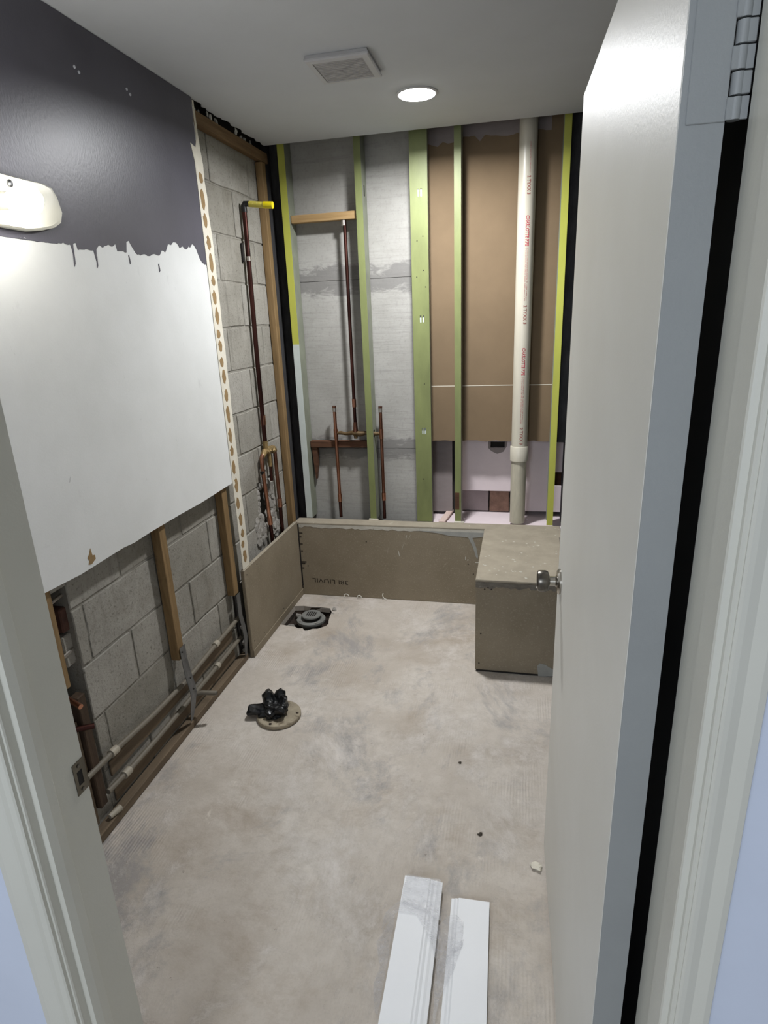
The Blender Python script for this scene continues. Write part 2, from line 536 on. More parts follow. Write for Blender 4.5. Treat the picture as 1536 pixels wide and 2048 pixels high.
def lump(bm, c, r, seed, sq=(1, 1, 1), sub=2, amp=0.4):
    res = bmesh.ops.create_icosphere(bm, subdivisions=sub, radius=1.0)
    for v in res['verts']:
        n = noise.noise(v.co * 1.4 + Vector((seed * 3.1, seed * 7.7, seed)))
        n2 = noise.noise(v.co * 4.0 + Vector((seed * 1.1, -seed * 2.7, seed)))
        k = 1 + amp * n * 1.6 + amp * 0.5 * n2
        v.co = Vector((v.co.x * r * sq[0] * k + c[0], v.co.y * r * sq[1] * k + c[1], v.co.z * r * sq[2] * k + c[2]))
    return bm

def structure(o, label=None):
    o['kind'] = 'structure'
    if label:
        o['label'] = label
    return o

def ragged(a, b, n, amp, seed, fix=True):
    """points from a to b (2-D) with sideways noise"""
    a, b = Vector(a), Vector(b)
    d = (b - a)
    nrm = Vector((-d.y, d.x)).normalized()
    out = []
    for i in range(n + 1):
        t = i / n
        k = 0 if fix and i in (0, n) else noise.noise(Vector((t * n * 0.73 + seed * 5.3, seed, 0.5))) * amp
        p = a + d * t + nrm * k
        out.append((p.x, p.y))
    return out

# ------------------------------------------------------------------ setting: floor
hole = ([(-1.262, 2.822), (-1.215, 2.815), (-1.170, 2.808), (-1.150, 2.795), (-1.125, 2.800), (-1.105, 2.776), (-1.090, 2.780), (-1.068, 2.800), (-1.040, 2.806),
         (-1.005, 2.842), (-0.998, 2.870), (-1.008, 2.905), (-1.016, 2.950), (-1.020, 3.005), (-1.045, 3.050)] +
        [(-1.10, 3.058), (-1.16, 3.052), (-1.21, 3.060), (-1.262, 3.050)])
bm = sheet([[(-3, -3), (3, -3), (3, 3.75), (-3, 3.75)], hole], lambda u, v: (u, v, 0.0), (0, 0, -0.03))
floor = structure(obj('floor', bm, M['floor']), 'skimmed grey beige concrete floor with trowel marks')
# dug-out pit under the shower drain
bm = NB()
cx, cy = sum(p[0] for p in hole) / len(hole), sum(p[1] for p in hole) / len(hole)
rings = []
for z, s, am in ((-0.004, 1.0, 0.0), (-0.03, 1.03, 0.006), (-0.065, 0.98, 0.012), (-0.085, 0.8, 0.012), (-0.09, 0.4, 0.01)):
    rings.append([bm.verts.new((cx + (p[0] - cx) * s + random.uniform(-am, am), cy + (p[1] - cy) * s + random.uniform(-am, am), z + random.uniform(-am, am) * 0.8)) for p in hole])
for a, b in zip(rings, rings[1:]):
    for k in range(len(a)):
        bm.faces.new((a[k], b[k], b[(k + 1) % len(a)], a[(k + 1) % len(a)]))
bm.faces.new(rings[-1])
part('drain_pit', bm, M['dirt'], floor, 'brown dug out pit around the shower drain')
bm = NB()
for i, (x, y, r) in enumerate(((-1.012, 3.03, .018), (-1.004, 2.985, .014), (-1.02, 3.048, .016), (-1.225, 2.88, .022), (-1.20, 2.97, .026), (-1.23, 3.02, .020))):
    lump(bm, (x, y, -0.006 if i < 3 else -0.045), r, i + 3, (1, 1, 0.6), 2, 0.5)
part('loose_rubble', bm, M['rubble'], floor, kind='stuff')

# ------------------------------------------------------------------ setting: ceiling
edge = ragged((-1.2885, 2.50), (-1.2885, 3.262), 34, 0.016, 3)
outer = [(-1.31, 0.30), (-1.31, 2.50)] + edge + [(0.30, 3.262), (0.30, 0.30)]
bm = sheet([outer], lambda u, v: (u, v, 2.44), (0, 0, 0.0127))
ceiling = structure(obj('ceiling', bm, M['ceiling']), 'flat white painted ceiling')
part('dark_lid', bxm(-1.5, 0.5, 0.3, 3.75, 2.58, 2.60), M['cavity'], ceiling)  # added dark lid, keeps the space above the ceiling gap black

# ------------------------------------------------------------------ setting: left wall (concrete block, pine furring, cut drywall)
H1 = (2.845, 3.045, 0.515, 0.80)       # broken out hole behind the shower valve
H2 = (1.20, 1.437, 0.10, 0.865)        # open chase beside the door jamb
bm = NB()
ZB, ZT = -0.03, 2.56
box(bm, -1.48, -1.331, 0.60, H2[0], ZB, ZT)
box(bm, -1.48, -1.331, H2[0], H2[1], H2[3], ZT)
box(bm, -1.48, -1.331, H2[0], H2[1], ZB, H2[2])
box(bm, -1.48, -1.331, H2[1], H1[0], ZB, ZT)
box(bm, -1.48, -1.331, H1[0], H1[1], H1[3], ZT)
box(bm, -1.48, -1.331, H1[0], H1[1], ZB, H1[2])
box(bm, -1.48, -1.331, H1[1], 3.75, ZB, ZT)
box(bm, -1.50, -1.46, 0.60, 3.75, ZB, ZT)
wall_left = structure(obj('wall_left', bm, M['mortar']), 'left wall of bare concrete block with a cut drywall sheet')

blocks = []
def emit(y0, y1, z0, z1):
    if y1 - y0 < 0.012 or z1 - z0 < 0.012:
        return
    blocks.append((y0, y1, z0, z1))
def clip(b, h):
    y0, y1, z0, z1 = b
    if y1 <= h[0] or y0 >= h[1] or z1 <= h[2] or z0 >= h[3]:
        return [b]
    out = []
    if y0 < h[0]: out.append((y0, h[0], z0, z1))
    if y1 > h[1]: out.append((h[1], y1, z0, z1))
    a, c = max(y0, h[0]), min(y1, h[1])
    if z0 < h[2]: out.append((a, c, z0, h[2]))
    if z1 > h[3]: out.append((a, c, h[3], z1))
    return out
for k in range(-1, 13):
    z0 = 0.182 + 0.2 * k + 0.004
    z1 = z0 + 0.192
    off = 1.69 if k % 2 else 1.487
    y = off - 0.406 * 3
    while y < 3.3:
        y0, y1 = max(y + 0.004, 1.0), min(y + 0.402, 3.292)
        y += 0.406
        if y1 <= y0 or (z0 > 1.0 and y1 < 2.42):
            continue
        for b in clip((y0, y1, max(z0, 0.001), min(z1, 2.55)), H1):
            for c in clip(b, H2):
                emit(*c)
for i, (y0, y1, z0, z1) in enumerate(blocks):
    j = random.uniform(-0.0016, 0.0016)
    bb = bxm(-1.3325, -1.3272 + j, y0, y1, z0, z1, bev=0.003)
    bmesh.ops.subdivide_edges(bb, edges=[e for e in bb.edges if e.calc_length() > 0.08], cuts=3, use_grid_fill=True)
    for v in bb.verts:
        if v.co.x > -1.331:
            q = v.co * 14
            v.co.y += noise.noise(q) * 0.0045
            v.co.z += noise.noise(q + Vector((7, 7, 7))) * 0.0045
            v.co.x += noise.noise(q + Vector((3, 9, 1))) * 0.0008
    part('block', bb, M['block'], wall_left)
# ragged mortar around the broken hole
bm = NB()
n = 30
for i in range(n):
    t = 2 * math.pi * i / n
    y = (H1[0] + H1[1]) / 2 + math.cos(t) * (0.098 + 0.022 * noise.noise(Vector((i * .7, 1, 2))))
    z = (H1[2] + H1[3]) / 2 + math.sin(t) * (0.140 + 0.03 * noise.noise(Vector((i * .6, 4, 2))))
    if -0.9 < math.cos(t) < 0.75 and math.sin(t) > 0.5 and i % 2: continue
    lump(bm, (-1.335, y, z), random.uniform(0.018, 0.034), i * 1.3, (0.6, 1, 1.25), 2, 0.35)
for i in range(13):
    lump(bm, (-1.330, 2.835 + random.uniform(-0.05, 0.04), 0.53 + random.uniform(-0.045, 0.075)), random.uniform(0.018, 0.034), i + 40, (0.5, 1, 1.2), 2, 0.35)
for i in range(9):
    lump(bm, (-1.325, 3.03 + random.uniform(-0.03, 0.05), 0.49 + random.uniform(-0.03, 0.05)), random.uniform(0.016, 0.03), i + 60, (0.6, 1, 1), 2, 0.35)
for i in range(7):
    lump(bm, (-1.345, 3.02 + random.uniform(-0.03, 0.02), 0.58 + 0.03 * i), random.uniform(0.018, 0.028), i + 80, (0.8, 1, 1.4), 2, 0.35)
part('broken_mortar', bm, M['rubble'], wall_left, 'ragged broken mortar around the valve hole', kind='stuff')
part('felt_and_shade_strip', bxm(-1.3255, -1.316, 2.446, 2.471, 0.04, 0.96), M['cavity'], wall_left, 'near-black strip for the shade in the gap beside the edge bead')  # no felt here: dark strip paints the gap's shade over the blocks
# chase contents
part('brick', bxm(-1.43, -1.345, 1.41, 1.455, 0.715, 0.795, bev=0.004), M['red_brick'], wall_left, 'dark red brick in the open chase')
part('brick', bxm(-1.43, -1.347, 1.40, 1.455, 0.60, 0.705, bev=0.004), M['block'], wall_left)
part('brick', bxm(-1.43, -1.342, 1.395, 1.445, 0.10, 0.30, bev=0.006), M['rubble'], wall_left)

# drywall sheet (white), charcoal paint left above a torn line
DX = -1.275
top = 2.438
bot = [(2.515, 0.905), (2.43, 0.905), (2.30, 0.902), (2.177, 0.900), (2.03, 0.903), (1.816, 0.903), (1.72, 0.900), (1.66, 0.9045), (1.539, 0.902), (1.45, 0.900), (1.382, 0.904), (1.299, 0.908), (0.70, 0.905)]
right = ragged((2.515, 0.905), (2.515, top), 40, 0.006, 9)
outer = [(y, z) for y, z in right] + [(0.70, top)] + list(reversed(bot[1:]))
bm = sheet([outer], lambda u, v: (DX, u, v), (-0.0127, 0, 0))
drywall = part('drywall_sheet', bm, M['white_wall'], wall_left, 'white painted drywall sheet cut off above the floor')
torn = [(0.70, 1.832), (1.20, 1.833), (1.414, 1.833), (1.463, 1.834), (1.514, 1.834), (1.539, 1.829), (1.56, 1.832), (1.586, 1.831), (1.63, 1.834), (1.667, 1.835), (1.671, 1.821), (1.6745, 1.796), (1.680, 1.838), (1.692, 1.842), (1.697, 1.823),
        (1.735, 1.829), (1.767, 1.828), (1.7735, 1.795), (1.782, 1.832), (1.80, 1.846), (1.815, 1.840), (1.841, 1.850), (1.866, 1.848), (1.882, 1.857), (1.887, 1.836), (1.91, 1.838), (1.935, 1.836), (1.943, 1.868), (1.9575, 1.874), (1.968, 1.860), (1.977, 1.850),
        (1.997, 1.834), (2.03, 1.838), (2.072, 1.836), (2.10, 1.845), (2.131, 1.842), (2.15, 1.860), (2.173, 1.856), (2.20, 1.886), (2.221, 1.885), (2.24, 1.897), (2.26, 1.897), (2.28, 1.880), (2.305, 1.888), (2.328, 1.879), (2.35, 1.893), (2.361, 1.889),
        (2.38, 1.904), (2.395, 1.899), (2.41, 1.885), (2.417, 1.872), (2.438, 1.846), (2.456, 1.838), (2.49, 1.826), (2.515, 1.816)]
fine = []
for a, b in zip(torn, torn[1:]):
    m_ = max(1, int((b[0] - a[0]) / 0.008))
    for i in range(m_):
        t = i / m_
        y = a[0] + (b[0] - a[0]) * t
        z = a[1] + (b[1] - a[1]) * t
        if y > 1.3 and i:
            z += noise.noise(Vector((y * 90, 2, 7))) * 0.007 + noise.noise(Vector((y * 260, 5, 7))) * 0.004
        fine.append((y, z))
fine.append(torn[-1])
rt = [(2.515, 1.816), (2.511, 1.95), (2.514, 2.10), (2.508, 2.25), (2.513, top)]
bm = sheet([fine + rt[1:] + [(0.70, top)]], lambda u, v: (DX + 0.0009, u, v), (-0.0009, 0, 0))
part('charcoal_paint', bm, M['charcoal'], wall_left, 'charcoal paint on the upper drywall with a torn lower edge')
# little streaks of torn paper below / above the tear
for (y, z, w, h, a) in ((1.672, 1.80, .004, .05, .05), (1.774, 1.795, .003, .035, .08), (1.948, 1.815, .003, .03, -.15), (2.12, 1.80, .004, .03, -.1), (1.46, 1.832, .09, .004, 0.0)):
    bm = sheet([[(y - w, z - h / 2), (y + w, z - h / 2 * 0.6), (y + w + a * h, z + h / 2), (y - w * 0.4 + a * h, z + h / 2 * 0.8)]], lambda u, v: (DX + 0.0012, u, v), (-0.001, 0, 0))
    part('paint_sliver', bm, M['charcoal'], wall_left)
for (y, z) in ((1.820, 2.318), (1.837, 2.310), (2.073, 2.336), (2.089, 2.326)):
    part('wall_anchor', lathe(NB(), [(0.0045, 0), (0.0045, 0.002), (0.002, 0.004)], (DX + 0.0008, y, z), 'x', 10), M['screw'], wall_left)
# torn hole, drips at the bottom of the drywall
bm = sheet([[(1.488, .915), (1.503, .912), (1.523, .922), (1.522, .935), (1.512, .937), (1.508, .962), (1.499, .946), (1.489, .938), (1.494, .926)]], lambda u, v: (DX + 0.001, u, v), (-0.001, 0, 0))
part('torn_paper_patch', bm, M['tan_glue'], wall_left, 'tan torn paper patch near the drywall bottom')

# cut edge bead with tan glue ovals
bead = thing('edge_bead', 'white plaster edge strip spotted with tan glue beside the cut drywall', 'trim strip', (-1.2885, 2.545, 0.472))
zs = [0.472 + k * 0.06 for k in range(30)]
L_, R_ = [], []
for i, z in enumerate(zs):
    wob = noise.noise(Vector((z * 14, 3, 1))) * 0.006
    L_.append((2.480 + wob * 0.3, z))
    R_.append((2.480 + (0.074 if z < 2.0 else 0.066) + wob + 0.004 * noise.noise(Vector((z * 50, 3, 1))), z))
L_ += [(2.462, 2.272), (2.498, 2.264), (2.515, 2.30), (2.517, 2.36), (2.516, 2.430)]
R_ += [(2.537, 2.262), (2.530, 2.33), (2.526, 2.430)]
bm = sheet([L_ + list(reversed(R_))], lambda u, v: (-1.2722, u, v), (-0.0018, 0, 0))
part('strip', bm, M['trim_strip'], bead)
z = 0.50
i = 0
while z < 2.16:
    h = random.uniform(0.034, 0.080)
    yc = 2.511 + random.uniform(-0.006, 0.008)
    bm = NB()
    pts = []
    for k in range(14):
        t = 2 * math.pi * k / 14
        pts.append((yc + math.cos(t) * 0.0165 * (1 + 0.6 * noise.noise(Vector((k * .9, i, 1)))), z + h / 2 + math.sin(t) * h / 2 * (1 + 0.45 * noise.noise(Vector((k * .9, i, 5))))))
    part('glue_spot', sheet([pts], lambda u, v: (-1.2716, u, v), (-0.0006, 0, 0)), M['tan_glue'], bead)
    z += h + random.uniform(0.008, 0.028)
    i += 1

# ------------------------------------------------------------------ setting: right wall, front wall, hall
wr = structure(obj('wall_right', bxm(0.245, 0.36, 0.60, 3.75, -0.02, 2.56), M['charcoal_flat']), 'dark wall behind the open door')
bm = NB()
box(bm, -3.0, -0.6765, 0.572, 0.688, 0.0, 2.56)
box(bm, 0.1932, 3.0, 0.572, 0.678, 0.0, 2.56)
box(bm, -0.6765, 0.1932, 0.572, 0.688, 2.085, 2.56)
wf = structure(obj('wall_front', bm, M['hall_wall']), 'pale hall side wall around the doorway')

# ------------------------------------------------------------------ setting: back wall
bm = bxm(-1.5, 0.36, 3.66, 3.72, 0.0, 2.6)
wall_back = structure(obj('wall_back', bm, M['pink_white']), 'open back wall with concrete and gypsum panels behind its studs')
def wb(name, bm, mat, label=None, **k):
    return part(name, bm, mat, wall_back, label, **k)
for z0, z1 in ((0.40, 0.874), (0.8755, 1.799), (1.8005, 2.56)):
    bm = bxm(-1.33, -0.512, 3.402, 3.44, z0, z1, bev=0.0012)
    wb('concrete_panel', bm, M['concrete'])
wb('concrete_panel', bxm(-1.33, -0.512, 3.441, 3.46, 0.4, 2.56), M['mortar'])
# brown gypsum paper, two sheets with a pale score line
low = [(0.262, 0.922)] + list(reversed(ragged((-0.512, 0.922), (0.262, 0.920), 30, 0.007, 21)))[1:-1] + [(-0.512, 0.925)]
hole_top = [(-0.150, 0.92), (-0.150, 0.92)]
bm = sheet([low + [(-0.512, 1.2235), (0.262, 1.2235)]], lambda u, v: (u, 3.400, v), (0, 0.0127, 0))
wb('gypsum_panel', bm, M['paper'], 'brown paper faced gypsum, lower piece')
wb('gypsum_panel', bxm(-0.512, 0.262, 3.400, 3.4127, 1.2285, 2.56), M['paper'], 'brown paper faced gypsum, upper piece')
wb('score_line', bxm(-0.512, 0.262, 3.3992, 3.41, 1.2238, 1.2282), M['paper_tear'], 'pale cut line across the brown gypsum')
hi = ragged((-0.512, 2.405), (0.11, 2.415), 24, 0.03, 33)
bm = sheet([hi + [(0.11, 2.5), (-0.512, 2.5)]], lambda u, v: (u, 3.3985, v), (0, 0.002, 0))
wb('torn_paper', bm, M['grey_board'], 'grey torn paper along the top of the gypsum')
# far side seen through the low opening
slots = [[(-0.158, 0.862), (-0.078, 0.862), (-0.078, 0.897), (-0.158, 0.897)], [(0.197, 0.640), (0.30, 0.640), (0.30, 0.722), (0.197, 0.722)]]
bm = sheet([[(-0.345, 0.603), (0.02, 0.603), (0.02, 0.484), (0.34, 0.484), (0.34, 1.05), (-0.345, 1.05)]] + slots, lambda u, v: (u, 3.50, v), (0, 0.0127, 0))
wb('white_gypsum_panel', bm, M['pink_white'], 'pale gypsum panel with a dark slot seen through the opening')
bm = NB()
box(bm, -0.16, -0.075, 3.52, 3.53, 0.85, 0.91)
wb('slot_back', bm, M['cavity'])
wb('slot_back', bxm(0.18, 0.33, 3.545, 3.555, 0.60, 0.75), M['wood_red'])
bm = sheet([[(-0.170, 0.858), (-0.150, 0.840), (-0.120, 0.826), (-0.085, 0.838), (-0.066, 0.870), (-0.062, 0.90), (-0.078, 0.90), (-0.078, 0.862), (-0.158, 0.862), (-0.158, 0.90), (-0.172, 0.90)]], lambda u, v: (u, 3.499, v), (0, 0.002, 0))
wb('torn_paper', bm, M['grey_board'])
wb('grey_board', bxm(-0.56, -0.378, 3.49, 3.505, 0.47, 1.05), M['grey_board'], 'grey board seen between the green studs')
wb('gap_shade', bxm(-0.378, -0.345, 3.515, 3.53, 0.455, 1.05), M['cavity'])  # dark sheet colours in the shade between the two boards
wb('brick', bxm(-0.345, -0.168, 3.565, 3.66, 0.458, 0.605, bev=0.004), M['brick_grey'], 'mauve grey brick under the pale panel')
wb('brick', jitter(bxm(-0.162, -0.045, 3.56, 3.66, 0.458, 0.605, bev=0.004), 0.004, 3), M['brick_brown'], 'brown chipped brick under the pale panel')
wb('brick', bxm(-0.040, 0.34, 3.60, 3.66, 0.458, 0.545, bev=0.004), M['cavity'], 'dark box standing in for the shadow line under the pale panel')  # not a brick: dark box colours in the shadow under the panel
wb('far_ledge', bxm(-0.56, 0.34, 3.301, 3.66, 0.436, 0.452), M['pink_white'], 'pale dusty ledge beyond the studs')
for c, s in (((-0.44, 3.36), 3), ((-0.3, 3.41), 4), ((0.06, 3.43), 5)):
    wb('plaster_crumb', lump(NB(), (c[0], c[1], 0.455), 0.008, s), M['pink_white'])
# dark corners of felt
wb('felt_and_shade_strip', bxm(-1.325, -1.243, 3.372, 3.380, 0.44, 2.50), M['felt'], 'black felt in the left corner')
wb('felt_and_shade_strip', bxm(-1.3255, -1.306, 3.296, 3.372, 0.44, 2.50), M['felt'], 'black felt in the left corner')
wb('felt_and_shade_strip', bxm(0.198, 0.2449, 3.35, 3.358, 0.925, 2.50), M['felt'], 'black felt in the right corner')
wb('top_track', bxm(-1.24, 0.2445, 3.302, 3.396, 2.505, 2.53), M['stud_side'])

# ------------------------------------------------------------------ door, jambs, casings
ang = math.atan2(0.865, -0.0215)
door = bpy.data.objects.new('door_1', None)
door.location = (0.1345, 0.686, 0.0)
door.rotation_euler = (0, 0, ang)
col.objects.link(door)
structure(door, 'white flush door swung open against the right wall')
def dp(name, bm, mat, parent=None, label=None, smooth=False, angle=None):
    o = obj(name, bm, mat, parent or door, label, smooth)
    if angle: smooth_by_angle(o, angle)
    return o
dp('slab', bxm(0.0012, 0.868, -0.040, 0.0, 0.012, 2.033, bev=0.0015), M['door'])
dp('hinge_edge', bxm(-0.0006, 0.0012, -0.0395, -0.0005, 0.0125, 2.0325), M['door_edge'], label='grey painted hinge edge of the door')
def knob(side):
    s = side
    k = dp('knob', NB(), M['chrome'])
    prof_r = [(0.033, 0.0), (0.033, 0.004), (0.028, 0.009), (0.016, 0.010), (0.0125, 0.013), (0.0125, 0.026), (0.016, 0.029)]
    bm = NB()
    for r_, h_ in (): pass
    lathe(bm, [(r_, h_) for r_, h_ in prof_r], (0, 0, 0), 'y', 28)
    bm2 = NB()
    lathe(bm2, [(0.016, 0.028), (0.0245, 0.031), (0.0275, 0.037), (0.0275, 0.051), (0.026, 0.056), (0.022, 0.058), (0.0215, 0.0565), (0.006, 0.0565)], (0, 0, 0), 'y', 28)
    for b_ in (bm, bm2):
        if s < 0:
            bmesh.ops.scale(b_, verts=b_.verts, vec=(1, -1, 1))
        bmesh.ops.translate(b_, verts=b_.verts, vec=(0.803, 0.0 if s > 0 else -0.040, 0.940))
        bmesh.ops.recalc_face_normals(b_, faces=list(b_.faces))
    bm.to_mesh(k.data)
    bm.free()
    smooth_by_angle(k, 35)
    g = dp('knob_grip', bm2, M['chrome_dark'], k, 'dark satin metal grip', angle=35)
    return k
k1 = knob(1)
dp('latch_plate', bxm(0.8675, 0.8692, -0.032, -0.008, 0.912, 0.968), M['strike'])
# painted-over hinges: leaf on the door edge, knuckles between door and jamb
def hinge(zc):
    z0, z1 = zc - 0.0485, zc + 0.0485
    h = dp('hinge', bxm(-0.0022, -0.0004, -0.0395, -0.006, z0, z1, bev=0.0006), M['door_edge'], label='painted over butt hinge')
    for i in range(5):
        a = z0 + i * 0.0194
        bm = tube(NB(), [(0.0005, -0.0468, a + 0.0009), (0.0005, -0.0468, a + 0.0185)], 0.0058, 14)
        if i % 2 == 0:
            box(bm, -0.0044, 0.0004, -0.0495, -0.0385, a + 0.0007, a + 0.0187, bev=0.0008)
            box(bm, -0.0034, 0.0004, -0.0570, -0.0508, a + 0.0007, a + 0.0187)
        else:
            box(bm, -0.0044, 0.0004, -0.0570, -0.0435, a + 0.0007, a + 0.0187, bev=0.0008)
        dp('knuckle', bm, M['door_edge'], h, angle=40)
hinge(1.808)
hinge(0.24)

zt = 2.06
# left jamb with stop
poly = [(-0.6765, 0.6905), (-0.675, 0.6895), (-0.675, 0.6185), (-0.6675, 0.6185), (-0.665, 0.616), (-0.6645, 0.600), (-0.667, 0.5865), (-0.675, 0.5845), (-0.675, 0.571), (-0.676, 0.5685), (-0.678, 0.568), (-0.694, 0.568), (-0.694, 0.6905)]
t1 = structure(obj('trim_1', prism(poly, 0.0, zt), M['trim']), 'white left door jamb with a stop')
poly = [(-0.679, 0.5715), (-0.679, 0.5625), (-0.6815, 0.5605), (-0.689, 0.5585), (-0.694, 0.5555), (-0.699, 0.5560), (-0.722, 0.5545), (-0.732, 0.5555), (-0.737, 0.5590), (-0.738, 0.5645), (-0.738, 0.5715)]
t2 = structure(obj('trim_2', prism(poly, 0.0, zt + 0.06), M['trim']), 'white casing left of the doorway')
# strike plate on the left jamb
sp = sheet([[(0.664, 0.888), (0.6905, 0.888), (0.6905, 0.946), (0.664, 0.946)], [(0.670, 0.903), (0.6815, 0.903), (0.6815, 0.929), (0.670, 0.929)]], lambda u, v: (-0.6738, u, v), (-0.001, 0, 0))
spo = part('strike_plate', sp, M['strike'], t1, 'dark metal strike plate with its latch hole')
part('latch_recess', bxm(-0.6748, -0.6743, 0.670, 0.6815, 0.903, 0.929), M['cavity'], spo)
for z in (0.894, 0.938):
    part('screw', lathe(NB(), [(0.003, 0), (0.003, 0.0012), (0.0015, 0.0016)], (-0.6738, 0.676, z), 'x', 10), M['chrome_dark'], spo)
# right jamb
poly = [(0.1932, 0.6795), (0.1916, 0.6785), (0.1916, 0.6205), (0.1875, 0.607), (0.184, 0.600), (0.1838, 0.559), (0.1850, 0.5565), (0.1914, 0.5555), (0.1920, 0.551), (0.1935, 0.5495), (0.206, 0.5495), (0.206, 0.6795)]
t3 = structure(obj('trim_3', prism(poly, 0.0, zt), M['trim']), 'white right door jamb with a stop')
poly = [(0.1965, 0.5725), (0.1965, 0.5475), (0.199, 0.5455), (0.204, 0.5460), (0.213, 0.5490), (0.226, 0.5470), (0.2325, 0.5485), (0.235, 0.5535), (0.2355, 0.5725)]
t4 = structure(obj('trim_4', prism(poly, 0.0, zt + 0.06), M['trim']), 'white casing right of the doorway')
t5 = structure(obj('trim_5', bxm(-0.6765, 0.1932, 0.568, 0.69, zt, 2.085), M['trim']), 'white head jamb of the doorway')

# ------------------------------------------------------------------ furring, header and sill on the left wall
FX0, FX1 = -1.3245, -1.2882
def furring(name, label, y0, y1, z0, z1, seed):
    o = obj(name, jitter(bxm(FX0, FX1, y0, y1, z0, z1, bev=0.002), 0.0015, seed, 9), M['wood_v'])
    return tag(o, label, 'wood strip', 'upright pine strips on the block wall')
furring('wood_strip', 'orange brown pine upright nearest the door jamb', 1.292, 1.336, 0.585, 1.15, 1)
furring('wood_strip', 'pine upright in the middle of the bare lower block wall', 1.888, 1.930, 0.335, 1.15, 2)
furring('wood_strip', 'pine upright just left of the low tan board', 2.394, 2.440, 0.375, 1.15, 3)
o = obj('wood_strip', jitter(bxm(FX0, FX1, 3.212, 3.256, 0.40, 2.362, bev=0.002), 0.0015, 4, 9), M['wood_v'])
tag(o, 'tall brown pine strip by the left back corner, reaching the header', 'wood strip', 'upright pine strips on the block wall')
o = obj('header_board', jitter(bxm(-1.326, -1.2905, 2.52, 3.30, 2.366, 2.412, bev=0.002), 0.0015, 5, 9), M['wood_y'])
tag(o, 'brown header board along the block wall just under the ceiling', 'board')
bm = NB()
for i in range(16):
    lump(bm, (-1.305 + random.uniform(-.012, .012), random.uniform(2.54, 3.2), 2.418 + random.uniform(0, .012)), random.uniform(0.004, 0.008), i + 100, (0.6, 1.3, 1.5), 2, 0.8)
part('plaster_crumbs', bm, M['ceil_edge'], ceiling, kind='stuff')
part('gap_shade', bxm(-1.331, -1.325, 2.45, 3.35, 2.413, 2.56), M['cavity'], wall_left)  # dark sheet colours in the shade above the header board
o = obj('sill_board', jitter(bxm(-1.3245, -1.2885, 0.76, 2.462, 0.001, 0.034, bev=0.003), 0.002, 6, 7), M['wood_dirty'])
tag(o, 'dirty brown sill board running along the floor under the bare block wall', 'board')
o = obj('backing_board', jitter(bxm(-1.3252, -1.3185, 1.452, 2.385, 0.148, 0.205, bev=0.002), 0.0015, 7, 9), M['wood_dirty'])
tag(o, 'brown backing board on the blocks between the two floor pipes', 'board')
o = obj('backing_board', jitter(bxm(-1.3252, -1.3190, 1.452, 2.385, 0.045, 0.098, bev=0.002), 0.0015, 8, 9), M['wood_dirty'])
tag(o, 'grey brown backing board below the lower floor pipe, above the sill', 'board')
o = obj('old_plank', jitter(bxm(-1.338, -1.305, 1.362, 1.398, 0.095, 0.52, bev=0.003), 0.003, 9, 11), M['plank_dark'])
tag(o, 'dark upright plank end in the chase beside the door jamb', 'plank')
o = obj('old_plank', jitter(bxm(-1.345, -1.318, 1.296, 1.358, 0.045, 0.44, bev=0.003), 0.003, 10, 11), M['wood_dirty'])
tag(o, 'weathered grey plank at the bottom of the chase by the strike plate', 'plank')
o = obj('vent_pipe', tube(NB(), [(-1.385, 1.375, 0.10), (-1.385, 1.385, 0.86)], 0.024, 16), M['black_pipe'])
smooth_by_angle(o); tag(o, 'black pipe standing in the dark chase beside the door jamb', 'pipe')
for z, x in ((0.83, -1.345), (0.645, -1.345)):
    o = obj('pipe_strap', tube(NB(), [(x, 1.375, z), (x, 1.432, z + 0.006)], 0.006, 8), M['solder'])
    tag(o, 'small metal strap on the black pipe, ' + ('near the drywall bottom' if z > .8 else 'below the red brick'), 'strap')

# floor pipes with fittings
def cpipe(label, pts, fits):
    t = thing('supply_pipe', label, 'pipe', pts[0], 'grey pipes along the floor of the block wall')
    part('pipe', tube(NB(), pts, 0.0098, 12), M['cpvc'], t, angle=40)
    for p, q in fits:
        part('fitting', tube(NB(), [p, q], 0.0145, 12), M['fitting'], t, 'cream pipe fitting', angle=40)
    return t
X = -1.303
cpipe('upper grey supply pipe running along the bare block wall', [(X, 1.33, 0.250), (X, 1.46, 0.245), (X, 1.70, 0.222), (X, 1.925, 0.213), (X, 2.15, 0.228), (X, 2.43, 0.240)],
      [((X, 1.448, 0.2455), (X, 1.480, 0.2425)), ((X, 2.185, 0.230), (X, 2.212, 0.2315))])
cpipe('lower grey supply pipe above the sill board', [(X, 1.402, 0.132), (X, 1.523, 0.122), (X, 1.70, 0.119), (X, 1.88, 0.121), (X, 2.15, 0.127), (X, 2.43, 0.136)],
      [((X, 1.488, 0.1245), (X, 1.520, 0.1225)), ((X, 2.172, 0.1275), (X, 2.196, 0.128))])
o = obj('stub_pipe', tube(NB(), [(-1.303, 1.955, 0.128), (-1.26, 1.965, 0.140), (-1.205, 1.985, 0.131)], [0.010, 0.0098, 0.0098], 12), M['cpvc'])
smooth_by_angle(o)
tag(o, 'grey stub pipe poking out from behind the middle nail plate', 'pipe')
part('open_end', lathe(NB(), [(0.0068, 0), (0.0068, 0.0008)], (-1.2046, 1.985, 0.131), 'x', 12), M['cavity'], o)
o = obj('stub_pipe', tube(NB(), [(-1.33, 1.345, 0.535), (-1.262, 1.325, 0.523)], 0.0085, 12), M['copper'])
smooth_by_angle(o); tag(o, 'bright copper stub pipe beside the door jamb', 'pipe')
o = obj('stub_pipe', tube(NB(), [(-1.318, 1.335, 0.425), (-1.272, 1.372, 0.420)], 0.009, 12), M['copper_dark'])
smooth_by_angle(o); tag(o, 'dull brown stub pipe below the bright copper stub', 'pipe')
